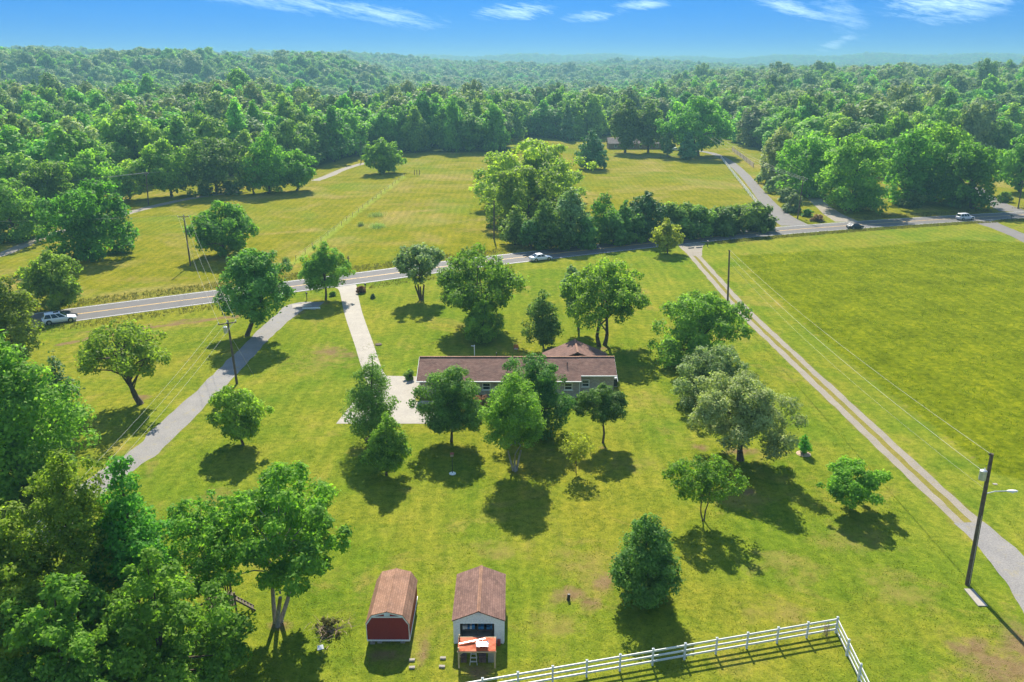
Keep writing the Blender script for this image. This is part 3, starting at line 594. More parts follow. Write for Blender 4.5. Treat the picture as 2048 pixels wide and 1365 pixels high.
tree('shade_maple_tree', 'tall tree behind the dark roadside bushes, middle of the highway shade', 1812, 408, 250, 1772, 1868, 398, 'dome', 'leaf_mid', GX, nmax=16000)
tree('shade_maple_tree', 'broad tree behind the silver wagon', 1872, 400, 236, 1800, 1935, 388, 'dome', 'leaf_bright', GX, nmax=16000)
tree('shade_maple_tree', 'rounded sunlit tree beside the dark asphalt drive', 1944, 418, 280, 1895, 1998, 404, 'dome', 'leaf_mid', GX, nmax=16000)
tree('maple_tree', 'leafy tree cut by the photo\'s right edge near the brown roof', 2040, 384, 262, 2004, 2082, 372, 'round', 'leaf_mid', GX)
# near corner
tree('ash_tree', 'light yellow-green tree at the left edge, below the highway', 10, 728, 540, -75, 66, 715, 'round', 'leaf_yellow', GN, nmax=16000)
tree('ash_tree', 'large dense dark tree at the left edge before the gravel lane', 30, 985, 632, -110, 150, 965, 'egg', 'leaf_mid', GN, nmax=30000, s=.16)
tree('pine_tree', 'ragged grey-green pine behind the large dense dark tree', 122, 905, 688, 84, 160, 880, 'egg', 'leaf_cedar', GN, gap=.7, cov=1.6, tr=.16)
tree('ash_tree', 'tall tree with pale rustling leaves, backmost of the near corner trees', 165, 1330, 862, 60, 262, 1200, 'egg', 'leaf_bright', GN, nmax=34000, s=.14, gap=.5, cov=2.2, lob=(.08, .17))
tree('ash_tree', 'pale leafy tree between the gravel lane and the feathery three-trunk tree', 275, 1310, 880, 190, 350, 1200, 'egg', 'leaf_mid', GN, nmax=26000, s=.15, gap=.3, lob=(.09, .18))
tree('ash_tree', 'bright leafy tree cut by the left edge below the dense dark tree', 0, 1395, 930, -130, 130, 1330, 'egg', 'leaf_bright', GN, nmax=30000, s=.15, lob=(.08, .17))
tree('ash_tree', 'bright green tree at the bottom of the near corner', 320, 1440, 1062, 180, 470, 1400, 'egg', 'leaf_bright', GN, nmax=34000, s=.14, lob=(.08, .17))
tree('ash_tree', 'dark green tree low in the bottom left corner', 130, 1490, 1120, -20, 290, 1440, 'egg', 'leaf_mid', GN, nmax=30000, s=.14, lob=(.08, .17))
tree('locust_tree', 'large leaning feathery tree on three trunks left of the red shed', 556, 1248, 898, 428, 722, 1140, 'egg', 'leaf_bright', GN, 'bark_pale', stems=3, tr=.26, fork=3.0, nmax=34000, s=.13, gap=.5, limbs=18, lob=(.08, .17))
tree('locust_tree', 'thin feathery tree over the wooden play structure', 428, 1235, 968, 318, 492, 1165, 'round', 'leaf_mid', GN, tr=.13, nmax=20000, s=.15, gap=.6, limbs=16, cov=2.0, lob=(.08, .17))

# shrubs: thing > foliage
def shrub(name, label, bx, by, top, xl, xr, mat='leaf_mid', shape='dome', group=None, **kw):
    B = G(bx, by); dp = depth_of(B); sc = FPX / dp; Rc = (xr - xl) / 2 / sc; H = max(rise(bx, by, top) - .3 * Rc * CAM_H / B[1], .4)
    s = np.clip(dp * .0023, .09, .7); K = dict(lobes=30, cov=3.0, lob=(.22, .38)); K.update(kw)
    me, C, lr = crown_mesh(int(bx * 3 + by), H, .05, Rc, shape, s, 5000, off=(((xl + xr) / 2 - bx) / sc, 0), **K)
    root = empty(name, B, label=label, cat='shrub', group=group); link('foliage', me, mat, root)
    m = MB()
    for k in range(4): m.tube([(0, 0, -.05), (.3 * Rc * math.cos(k * 1.7), .3 * Rc * math.sin(k * 1.7), H * .6)], [.05 * H ** .5, .02], 5)
    m.build('stem', 'bark', root)
GH, GB, GS = 'hedge shrubs between the far field and the highway', 'bushes lining the asphalt drive', 'ornamental shrubs by the driveway'
for i, (bx, by, tp, xl, xr, w) in enumerate(((1345, 474, 404, 1300, 1392, 'tallest hedge shrub, next to the broad dark cedar'), (1388, 472, 410, 1336, 1444, 'second hedge shrub from the broad dark cedar'), (1432, 468, 412, 1382, 1486, 'middle hedge shrub of the row at the highway'),
        (1478, 463, 408, 1430, 1530, 'second hedge shrub from the asphalt drive'), (1514, 458, 403, 1474, 1548, 'last hedge shrub, at the corner of the asphalt drive'))): shrub('hedge_shrub', w, bx, by, tp, xl, xr, 'leaf_dark', group=GH)
for a in ((1062, 500, 440, 1040, 1092, 'dark understorey bush at the left foot of the highway clump'), (1120, 500, 445, 1092, 1150, 'dark understorey bush left of the pale grey-green clump tree'), (1170, 496, 432, 1146, 1200, 'dark understorey bush right of the pale clump tree'), (1228, 490, 430, 1200, 1262, 'dark understorey bush below the ragged clump tree'), (1272, 486, 425, 1252, 1300, 'dark understorey bush below the broad dark cedar')):
    shrub('understorey_bush', a[5], *a[:5], mat='leaf_dark', group='understorey bushes of the highway clump')
shrub('drive_bush', 'large grey-green bush below the board fence', 1536, 366, 322, 1500, 1568, 'leaf_olive', group=GB)
shrub('drive_bush', 'rounded bush nearest below the large grey-green bush', 1552, 386, 350, 1530, 1580, 'leaf_olive', group=GB)
shrub('drive_bush', 'small pale bush between two rounded bushes by the asphalt drive', 1572, 403, 374, 1552, 1592, 'leaf_olive', group=GB)
shrub('drive_bush', 'pale rounded bush behind the crossarm pole at the drives', 1584, 424, 386, 1562, 1606, 'leaf_olive', group=GB)
shrub('drive_bush', 'small dark bush right of the crossarm pole base', 1614, 433, 418, 1603, 1626, 'leaf_dark', group=GB)
shrub('drive_bush', 'low reddish bush at the mouth of the tan driveway', 1632, 443, 430, 1620, 1646, 'leaf_red', group=GB)
shrub('roadside_bush', 'dark bush in the shade behind the black car', 1700, 418, 386, 1668, 1730, 'leaf_dark', group='bushes under the shade trees')
shrub('roadside_bush', 'dark bush in the shade left of the silver wagon', 1822, 415, 380, 1798, 1842, 'leaf_dark', group='bushes under the shade trees')
shrub('roadside_bush', 'dark bush in the shade just behind the silver wagon', 1908, 412, 376, 1880, 1934, 'leaf_dark', group='bushes under the shade trees')
shrub('corner_bush', 'round dark bush on the lawn right of the dark asphalt drive', 2008, 404, 384, 1994, 2024, 'leaf_dark')
shrub('barberry_shrub', 'round reddish shrub beside the mailbox at the driveway mouth', 722, 586, 572, 712, 732, 'leaf_red', group=GS)
shrub('dwarf_conifer', 'tiny dark conifer alone on the lawn right of the driveway', 746, 597, 588, 742, 750, 'leaf_cedar', 'cone', group=GS)
shrub('boxwood_shrub', 'small dark shrub at the foot of the neat egg-shaped tree', 665, 592, 584, 659, 671, 'leaf_dark', group=GS)
shrub('foundation_shrub', 'dark evergreen shrub at the left end of the house', 818, 758, 738, 806, 832, 'leaf_dark', group='shrubs against the ranch house')
shrub('foundation_shrub', 'reddish-leaved shrub by the patio under the house window', 955, 812, 790, 936, 978, 'leaf_red', group='shrubs against the ranch house')
shrub('foundation_shrub', 'dark rounded shrub beside the concrete apron', 946, 846, 818, 926, 966, 'leaf_dark', group='shrubs against the ranch house')
shrub('foundation_shrub', 'pale shrub behind the house wing', 1106, 706, 694, 1088, 1124, 'leaf_olive', group='shrubs against the ranch house')
wd = empty('dead_weed', G(1652, 1272), label='scraggly brown dead weed at the white fence corner', cat='weed'); m = MB(); rs = np.random.RandomState(4)
for k in range(16):
    b = rs.randn(3) * [.14, .12, 0]; e = b + rs.randn(3) * [.16, .14, 0] + [0, 0, rs.uniform(.5, 1.3)]; m.tube([b, (b + e) / 2 + rs.randn(3) * .03, e], [.014, .011, .004], 4)
    for q in range(3): u = rs.uniform(.4, .95); p = b + (e - b) * u; m.tube([p, p + rs.randn(3) * [.12, .12, .05] + [0, 0, .12]], [.008, .003], 3)
m.build('stalks', 'mulch', wd)
for (bx, by, tp, xl, xr, w) in ((754, 432, 420, 738, 770, 'clump of tall rushes in the pasture, the one farthest from the highway'), (755, 455, 443, 738, 768, 'clump of tall rushes in the pasture, nearest the highway'), (721, 452, 443, 716, 727, 'smallest clump of rushes, by the wire fence'), (572, 524, 505, 566, 578, 'small grey bush at the near end of the wire fence')):
    B = G(bx, by); hwm = (xr - xl) / 2 * depth_of(B) / FPX; root = empty('rush_clump', B, label=w, cat='shrub', group='rush clumps in the pasture'); rs = np.random.RandomState(int(bx)); n = 420
    b = np.c_[rs.randn(n) * hwm * .45, rs.randn(n) * hwm * .6, np.zeros(n)]; hh = rs.uniform(.5, 1.25, n); a = rs.rand(n) * 6.28; dd = np.c_[np.cos(a), np.sin(a), 0 * a] * .05; tp3 = b + np.c_[rs.randn(n) * .18, rs.randn(n) * .18, hh]
    link('blades', np_mesh('blades', np.stack([b - dd, b + dd, tp3], 1).reshape(-1, 3), np.arange(3 * n).reshape(-1, 3), np.repeat(rs.rand(n), 3)), 'leaf_olive', root)['kind'] = 'stuff'

# ------------------------------------------------------------------ woods
def forest():
    protos = []
    for i, (H, Rc, shape, mat, cov) in enumerate(((16, 6.4, 'dome', 'leaf_forest', 3.0), (18, 5.8, 'egg', 'leaf_forest', 3.0), (15, 6.6, 'dome', 'leaf_forest', 3.0), (17, 6.0, 'round', 'leaf_mid', 3.0),
                                                  (14, 5.4, 'round', 'leaf_bright', 3.0), (18.5, 6.6, 'dome', 'leaf_olive', 3.0), (15, 4.0, 'cone', 'leaf_cedar', 2.8))):
        me, C, lr = crown_mesh(900 + i, H, H * .06, Rc, shape, .62, 5200, cov, lobes=64, lob=(.19, .30), rnd=.3); protos.append((me, trunk_mesh(900 + i, C, H * .2, H, .3, limbs=4), mat))
        me.materials.append(MAT[mat]); protos[-1][1].materials.append(MAT['bark'])
    rs = np.random.RandomState(42); pts = []; r = 215.0
    while r < 6600:
        sp = 8.6 + r * .0046; da = sp / r; az = np.arange(-.80, .80, da); az = az + rs.uniform(-.4, .4, len(az)) * da; rr = r + rs.uniform(-.4, .4, len(az)) * sp
        ok = rr > wood_edge(az); az, rr = az[ok], rr[ok]; k = np.clip(sp / 8.2, 1.05, 1.95)
        x, y = rr * np.sin(az), rr * np.cos(az)
        hv = np.clip(rs.normal(1.0, .13, len(x)), .6, 1.3) * np.where(rs.rand(len(x)) < .06, 1.22, 1.0) * np.where(rs.rand(len(x)) < .12, .75, 1.0); wv = k * np.clip(rs.normal(1.0, .16, len(x)), .7, 1.4)
        pts.append(np.stack([x, y, rr, hv * min(k, 1.25), wv, rs.uniform(0, 6.28, len(x)), rs.choice(7, len(x), p=[.25, .2, .18, .12, .12, .10, .03])], -1)); r += sp * .95
    A = np.concatenate(pts)
    # openings in the woods: shrubland, clearings
    px = np.degrees(np.arctan2(A[:, 0], A[:, 1]))
    # explicit trees already stand here
    own = np.array([t.location[:2] for t in TREES]); d = np.full(len(A), 1e9)
    for q in own: d = np.minimum(d, np.hypot(A[:, 0] - q[0], A[:, 1] - q[1]))
    for bx in (G(1270, 292), G(2004, 318)): d = np.where(np.hypot(A[:, 0] - bx[0], A[:, 1] - bx[1]) < 17, 0, d)
    A = A[d > 5.0]
    z = terrain(A[:, 0], A[:, 1]) - .15
    infr = np.abs(np.degrees(np.arctan2(A[:, 0], A[:, 1]))) < 34.5
    order = np.argsort(np.where(infr, .3 * A[:, 2] + A[:, 2] - wood_edge(np.arctan2(A[:, 0], A[:, 1])), 1e9)); near = order[:235]; far = np.setdiff1d(np.arange(len(A)), near)
    names = ('broadleaf_tree', 'broadleaf_tree', 'broadleaf_tree', 'broadleaf_tree', 'broadleaf_tree', 'broadleaf_tree', 'cedar_tree')
    src = {}; same = {}; roots = []
    LOOK = ('dome-crowned', 'tall egg-shaped', 'low wide', 'round dark', 'bright green', 'olive-green', 'pointed')
    PLACES = ((100, 'at the left edge above the winding path'), (260, 'behind the bushy winding-path trees'), (330, 'behind the far pole'), (480, 'behind the broad pale tree'), (640, 'behind the pasture trio'), (730, 'above the curved pale track'), (812, 'behind the lone round tree'), (920, 'left half of the pasture back row'), (1020, 'right half of the pasture back row'),
              (1150, 'beyond the highway clump'), (1330, 'behind the far brick house'), (1470, 'behind the massive tree'), (1600, 'behind the board fence'), (1700, 'behind the tan driveway trees'), (1800, 'behind the black car\'s shade tree'), (1900, 'behind the silver wagon\'s shade tree'), (1990, 'behind the rounded sunlit tree'), (99999, 'near the right edge by the brown roof'))
    for q in near:
        x, y, rr, hv, wv, rz, kd = A[q]; kd = int(kd); a = math.degrees(math.atan2(x, y))
        ppx = 1024 + FPX * x / (y * math.cos(PITCH) + (CAM_H - 8) * math.sin(PITCH)); dr = rr - wood_edge(math.atan2(x, y))
        place = [w for e, w in PLACES if ppx < e][0]; row = 'front-row' if dr < 9 else 'second-row' if dr < 18 else 'deep-set'
        zone = '%s %s woodland tree %s' % (LOOK[kd], row, place); grp = 'woods edge ' + place
        same.setdefault(zone, []).append((ppx, len(roots)))
        t = empty(names[kd], (x, y, z[q]), rz, label=zone, cat='tree', group=grp); roots.append(t); t.scale = (wv, wv, hv)
        c = link('crown', protos[kd][0], None, t); link('trunk', protos[kd][1], None, t); src.setdefault(kd, c)
    NTH = 'leftmost second third fourth fifth sixth seventh eighth ninth tenth eleventh twelfth'.split()
    for zone, lst in same.items():
        if len(lst) > 1:
            for k, (_, i) in enumerate(sorted(lst)): roots[i]['label'] = zone + (', leftmost' if k == 0 else ', rightmost' if k == len(lst) - 1 else ', %s from left' % NTH[min(k, 11)])
    me = bpy.data.meshes.new('forest'); me.vertices.add(len(far)); me.vertices.foreach_set('co', np.stack([A[far, 0], A[far, 1], z[far]], -1).astype(np.float32).ravel())
    for nm, ty, v in (('rotz', 'FLOAT', A[far, 5]), ('kind_index', 'INT', A[far, 6])):
        a = me.attributes.new(nm, ty, 'POINT'); a.data.foreach_set('value', v.astype(np.float32 if ty == 'FLOAT' else np.int32))
    a = me.attributes.new('size', 'FLOAT_VECTOR', 'POINT'); a.data.foreach_set('vector', np.stack([A[far, 4], A[far, 4], A[far, 3]], -1).astype(np.float32).ravel())
    o = link('forest', me); tag(o, 'unbroken green woodland covering the valley and the far ridges', 'forest', kind='stuff')
    g = bpy.data.node_groups.new('forest', 'GeometryNodeTree'); g.interface.new_socket('Geometry', in_out='INPUT', socket_type='NodeSocketGeometry'); g.interface.new_socket('Geometry', in_out='OUTPUT', socket_type='NodeSocketGeometry')
    N = g.nodes.new; L = g.links.new; gi, go = N('NodeGroupInput'), N('NodeGroupOutput'); jn = N('GeometryNodeJoinGeometry'); ip = N('GeometryNodeInstanceOnPoints')
    for kd in sorted(src):
        oi = N('GeometryNodeObjectInfo'); oi.inputs['Object'].default_value = src[kd]; oi.transform_space = 'ORIGINAL'; gt = N('GeometryNodeGeometryToInstance'); L(oi.outputs['Geometry'], gt.inputs[0]); L(gt.outputs[0], jn.inputs[0])
    def at(nm, ty):
        a = N('GeometryNodeInputNamedAttribute'); a.data_type = ty; a.inputs['Name'].default_value = nm; return a.outputs[0]
    cx = N('ShaderNodeCombineXYZ'); L(at('rotz', 'FLOAT'), cx.inputs[2])
    L(gi.outputs[0], ip.inputs['Points']); L(jn.outputs[0], ip.inputs['Instance']); ip.inputs['Pick Instance'].default_value = True
    L(at('kind_index', 'INT'), ip.inputs['Instance Index']); L(cx.outputs[0], ip.inputs['Rotation']); L(at('size', 'FLOAT_VECTOR'), ip.inputs['Scale']); L(ip.outputs[0], go.inputs[0])
    md = o.modifiers.new('trees', 'NODES'); md.node_group = g
    print('forest', len(near), len(far))
forest()

# ------------------------------------------------------------------ grasses
def blades(name, P, h, w, mat, label, cat, n_per=3, seed=1, spread=.12):
    rs = np.random.RandomState(seed); P = np.repeat(P, n_per, 0); n = len(P); P = P + rs.randn(n, 2) * spread
    hh = h * rs.uniform(.5, 1.3, n); az = rs.rand(n) * 6.28; d = np.stack([np.cos(az), np.sin(az), 0 * az], -1); lean = rs.randn(n, 3) * [.35, .35, 0]
    B = np.c_[P, np.zeros(n)]; T = B + np.array([0, 0, 1]) * hh[:, None] + lean * hh[:, None]
    V = np.stack([B - d * w * hh[:, None], B + d * w * hh[:, None], T], 1).reshape(-1, 3)
    o = link(name, np_mesh(name, V, np.arange(3 * n).reshape(-1, 3), np.repeat(rs.rand(n), 3)), mat); return tag(o, label, cat, kind='stuff')
def along(pts, n, lo, hi, seed):
    rs = np.random.RandomState(seed); c = np.asarray(pts, float)[:, :2]; seg = np.hypot(*np.diff(c, axis=0).T); s = np.r_[0, np.cumsum(seg)]; u = rs.rand(n) * s[-1]
    q = np.stack([np.interp(u, s, c[:, 0]), np.interp(u, s, c[:, 1])], -1); e = .5; q2 = np.stack([np.interp(u + e, s, c[:, 0]), np.interp(u + e, s, c[:, 1])], -1) - q
    q2 /= np.hypot(*q2.T)[:, None] + 1e-9; return q + np.stack([q2[:, 1], -q2[:, 0]], -1) * rs.uniform(lo, hi, n)[:, None]
RV = ROAD[(ROAD[:, 0] > -110) & (ROAD[:, 0] < 190)]
def clear(P):
    """keep weeds off the drive mouths"""
    k = np.ones(len(P), bool)
    for (x, y, r) in ((-31, 143, 4.5), (41, 180, 5), (-36, 137, 6), (*G(1592, 452)[:2], 8), (*G(1695, 444)[:2], 6), (*G(2030, 424)[:2], 6), (*G(1950, 436)[:2], 6)): k &= np.hypot(P[:, 0] - x, P[:, 1] - y) > r
    return P[k]
w1 = np.concatenate([along(RV, 9000, -9.5, -4.8, 1), along(RV[RV[:, 0] > 42], 5000, 4.8, 7.5, 2), along(RV[RV[:, 0] < 0], 1800, 5.0, 8.5, 3)])
blades('verge_grass', clear(w1), .36, .16, 'weed_blade', 'tall tawny grass along both verges of the highway', 'grass', 3, 4)
rs = np.random.RandomState(5); q = np.c_[rs.uniform(30, 165, 60000), rs.uniform(55, 200, 60000)]; q = q[inside(q, MEADOW)]
cl = np.sin(q[:, 0] * .55 + 2 * np.sin(q[:, 1] * .21)) * np.sin(q[:, 1] * .43 + 1.7 * np.sin(q[:, 0] * .17)); q = q[cl + rs.randn(len(q)) * .5 > .05]
blades('meadow_grass', q, .20, .25, 'meadow_blade', 'rough uncut grass of the meadow right of the two-track lane', 'grass', 3, 6)

q = np.c_[rs.uniform(-45, 45, 95000), 34 + 78 * rs.rand(95000) ** 1.5]; q = q[np.abs(q[:, 0]) < .70 * q[:, 1] + 4]
cl = np.sin(q[:, 0] * .9 + 2 * np.sin(q[:, 1] * .31)) * np.sin(q[:, 1] * .8 + 1.7 * np.sin(q[:, 0] * .27)); q = q[cl + rs.randn(len(q)) * .6 > -.1]
for (ax, bx_, ay, by_) in ((-10.6, -6.9, 45.9, 52), (-4.6, -.2, 44, 52.5), (-20.5, 13.2, 83, 100.5), (37, 44.5, 30, 120), (-43, -33.5, 60, 120)): q = q[~((q[:, 0] > ax) & (q[:, 0] < bx_) & (q[:, 1] > ay) & (q[:, 1] < by_))]
blades('lawn_grass', q, .06, .5, 'grass_blade', 'short mown grass of the near lawn', 'grass', 3, 8)

# ------------------------------------------------------------------ ranch house
def house_window(par, x, y, z, w, h, mat='window_glass', name='window'):
    f = MB()
    for a in ((x - w / 2, x + w / 2, z, z + .09), (x - w / 2, x + w / 2, z + h - .09, z + h), (x - w / 2, x - w / 2 + .09, z + .09, z + h - .09), (x + w / 2 - .09, x + w / 2, z + .09, z + h - .09), (x - w / 2 + .09, x + w / 2 - .09, z + h * .5 - .03, z + h * .5 + .03)):
        f.box(a[0], a[1], y - .05, y + .04, a[2], a[3])
    o = f.build(name, 'paint_white', par)
    MB().box(x - w / 2 + .09, x + w / 2 - .09, y - .012, y + .01, z + .09, z + h * .5 - .03).build('pane', mat, o); MB().box(x - w / 2 + .09, x + w / 2 - .09, y - .02, y + .01, z + h * .5 + .03, z + h - .09).build('pane', mat, o)
    MB().box(x - w / 2 - .08, x + w / 2 + .08, y - .10, y + .02, z - .09, z - .003).build('sill', 'paint_white', o)
def slab_roof(name, mat, par, eave0, eave1, ridge0, ridge1, th=.12):
    """one roof plane with thickness"""
    m = MB(); q = [eave0, eave1, ridge1, ridge0]; m.add([*q, *[(a, b, c - th) for a, b, c in q]], [(0, 1, 2, 3), (7, 6, 5, 4), (0, 4, 5, 1), (1, 5, 6, 2), (2, 6, 7, 3), (3, 7, 4, 0)]); return m.build(name, mat, par)
def ranch_house():
    h = empty('ranch_house', (0, 91, 0), label='long low brick ranch house with brown shingle roof behind the lawn trees', cat='house')
    x0, x1, x2, d, ze, zr, yr = -11.4, 8.45, 12.65, 7.4, 2.45, 4.05, 3.65
    ev = .55; sl = (zr - ze) / (yr + ev)
    m = MB(); m.prism([(0, 0), (yr * 2, 0), (yr * 2, ze - .02), (yr, zr - .22), (0, ze - .02)], 0, 1); vs = [(x0 + (x1 - x0) * b, a, c) for a, b, c in m.v]; m.v = vs; m.build('wall', 'brick_house', h)
    m = MB(); m.prism([(.9, 0), (yr * 2 - .05, 0), (yr * 2 - .05, ze), (yr, zr - .25), (.9, ze)], 0, 1); m.v = [(x1 + .003 + (x2 - x1) * b, a, c) for a, b, c in m.v]; m.build('wall', 'brick_house', h)
    y0 = -ev; e1 = .9 - ev; z1 = zr - (yr - e1) * sl
    slab_roof('roof', 'shingle_house', h, (x0 - .3, y0, ze - .02), (x1 + .05, y0, ze - .02), (x0 - .3, yr, zr), (x1 + .05, yr, zr))
    slab_roof('roof', 'shingle_house', h, (x1 + .053, e1, z1 + .03), (x2 + .3, e1, z1 + .03), (x1 + .053, yr, zr + .03), (x2 + .3, yr, zr + .03))
    slab_roof('roof', 'shingle_house', h, (x2 + .3, 2 * yr + ev, ze - .02), (x0 - .3, 2 * yr + ev, ze - .02), (x2 + .3, yr + .002, zr), (x0 - .3, yr + .002, zr))
    MB().bar((x0 - .3, yr, zr + .03), (x1 + .05, yr, zr + .03), .26, .05).build('ridge_cap', 'shingle_red_shed', h); MB().bar((x1 + .05, yr, zr + .06), (x2 + .3, yr, zr + .06), .26, .05).build('ridge_cap', 'shingle_red_shed', h)
    # wing towards the road, its ridge square to the main one
    xc, hw_, yb, zw = 8.35, 4.3, 8.9, 4.45
    m = MB(); m.prism([(xc - hw_ + .4, 0), (xc + hw_ - .4, 0), (xc + hw_ - .4, ze), (xc, zw - .3), (xc - hw_ + .4, ze)], yr * 2 + .01, yb); m.build('wing_wall', 'brick_house', h)
    for s in (-1, 1): slab_roof('wing_roof', 'shingle_house', h, *(((xc - hw_, yb + .4, ze + .1), (xc - hw_, yr + .9, ze + .1), (xc, yb + .4, zw), (xc, yr + .6, zw)) if s < 0 else ((xc + hw_, yr + .9, ze + .1), (xc + hw_, yb + .4, ze + .1), (xc + .002, yr + .6, zw), (xc + .002, yb + .4, zw))))
    MB().bar((xc, yr + .6, zw + .03), (xc, yb + .4, zw + .03), .26, .05).build('ridge_cap', 'shingle_red_shed', h)
    MB().box(x0 - .3, x1 + .05, y0 - .09, y0 - .003, ze - .16, ze - .03).build('gutter', 'paint_white', h); MB().box(x1 + .06, x2 + .3, e1 - .09, e1 - .003, z1 - .12, z1 + .015).build('gutter', 'paint_white', h)
    for gx, s in ((x0 - .33, -1), (x2 + .30, 1)):
        m = MB()
        for a, b in (((y0, ze - .10), (yr, zr - .08)), ((2 * yr + ev, ze - .10), (yr, zr - .08))): m.bar((gx, a[0], a[1]), (gx, b[0], b[1]), .03, .16)
        m.build('bargeboard', 'paint_white', h)
    MB().tube([(x1 - .12, -.08, 0.02), (x1 - .12, -.08, ze - .15)], .05, 8).build('downspout', 'paint_white', h); MB().box(x0 - .02, x0 + .12, -.06, -.003, 0, ze - .15).build('corner_trim', 'paint_white', h)
    for x in (-8.4, -3.15, 1.6, 6.95): house_window(h, x, 0, 1.05, 1.0, .95)
    house_window(h, 9.15, .9, 1.1, .95, .95)
    dr = MB().box(-6.3, -5.4, -.04, .03, .02, 2.05).build('door', 'paint_white', h); MB().box(-6.16, -5.54, -.052, -.043, 1.1, 1.9).build('pane', 'window_glass', dr); MB().box(-5.5, -5.44, -.09, -.045, .98, 1.06).build('handle', 'dark_metal', dr)
    g = MB().box(x0 - .05, x0 - .004, 1.6, 4.4, .02, 2.1).build('garage_door', 'paint_white', h)
    for k in range(4): MB().box(x0 - .066, x0 - .053, 1.63, 4.37, .05 + k * .52, .05 + k * .52 + .46).build('panel', 'paint_white', g)
    for vx, vy in ((6.9, 2.1), (-2, 4.6)): MB().tube([(vx, vy, ze + .5), (vx, vy, zr - .1 if vy < 3 else zr + .25)], .05, 8).build('vent_pipe', 'dark_metal', h)
ranch_house()
hp = empty('heat_pump', G(1227, 772), label='dark boxy heat pump with pale top at the right end of the house', cat='heat pump')
MB().box(-.45, .45, -.4, .4, 0, .09).build('pad', 'concrete', hp); MB().box(-.4, .4, -.36, .36, .093, 1.05).build('cabinet', 'dark_metal', hp); MB().box(-.44, .44, -.4, .4, 1.053, 1.2).build('lid', 'white_plastic', hp)
MB().tube([(0, 0, 1.203), (0, 0, 1.225)], .28, 16).build('fan_grille', 'grey_metal', hp)

# ------------------------------------------------------------------ sheds
def red_shed():
    c = G(777, 1290); h = empty('garden_shed', (c[0], c[1] + .1, 0), label='dark red barn-style shed with brown gambrel roof and white trim', cat='shed')
    w, L_, b = 1.5, 4.9, .32
    prof = [(-w, b), (w, b), (w, 1.72), (.92 * w * .78, 2.42), (0, 2.68), (-.92 * w * .78, 2.42), (-w, 1.72)]
    m = MB(); m.prism(prof, 0, L_); m.build('wall', 'siding_red', h)
    g = [(-w - .07, 1.68), (-1.10, 2.47), (0, 2.76), (1.10, 2.47), (w + .07, 1.68)]
    for k, ((xa, za), (xb, zb)) in enumerate(zip(g[:-1], g[1:])):
        m = MB(); m.prism([(xa, za), (xb, zb), (xb, zb + .06), (xa, za + .06)], -.10, L_ + .10); m.build('roof_slope', 'shingle_red_shed', h)
    MB().prism([(-.09, 2.80), (0, 2.83), (.09, 2.80), (0, 2.85)], -.102, L_ + .102).build('ridge_cap', 'shingle_red_shed', h)
    def trim(pts, y, wd=.09):
        for (xa, za), (xb, zb) in zip(pts[:-1], pts[1:]): MB().bar((xa, y, za), (xb, y, zb), .04, wd).build('trim_board', 'paint_white', h)
    trim([(-w, b + .05), (-w, 1.66)], -.025); trim([(w, b + .05), (w, 1.66)], -.025); trim([(-w - .02, b), (w + .02, b)], -.03, .12)
    trim([(-w, 1.70), (-1.06, 2.40), (0, 2.68), (1.06, 2.40), (w, 1.70)], -.045); trim([(-1.05, 2.34), (1.05, 2.34)], -.07)
    MB().bar((w + .025, .02, b), (w + .025, L_, b), .04, .12).build('trim_board', 'paint_white', h); MB().bar((w + .025, .02, 1.62), (w + .025, L_, 1.62), .04, .09).build('trim_board', 'paint_white', h)
    v = MB().box(-.2, .2, -.075, -.01, 2.42, 2.6).build('gable_vent', 'paint_white', h)
    for k in range(4): MB().box(-.17, .17, -.09, -.077, 2.445 + k * .036, 2.463 + k * .036).build('louvre', 'paint_white', v)
    for x in (-1.1, 0, 1.1): MB().box(x - .1, x + .1, .05, L_ - .05, .10, b - .003).build('skid', 'old_wood', h)
    for x, y in ((-1.15, -.05), (-.65, .05), (1.0, .05)): MB().box(x - .16, x + .16, y, y + .2, 0, .098).build('block', 'concrete', h)
red_shed()
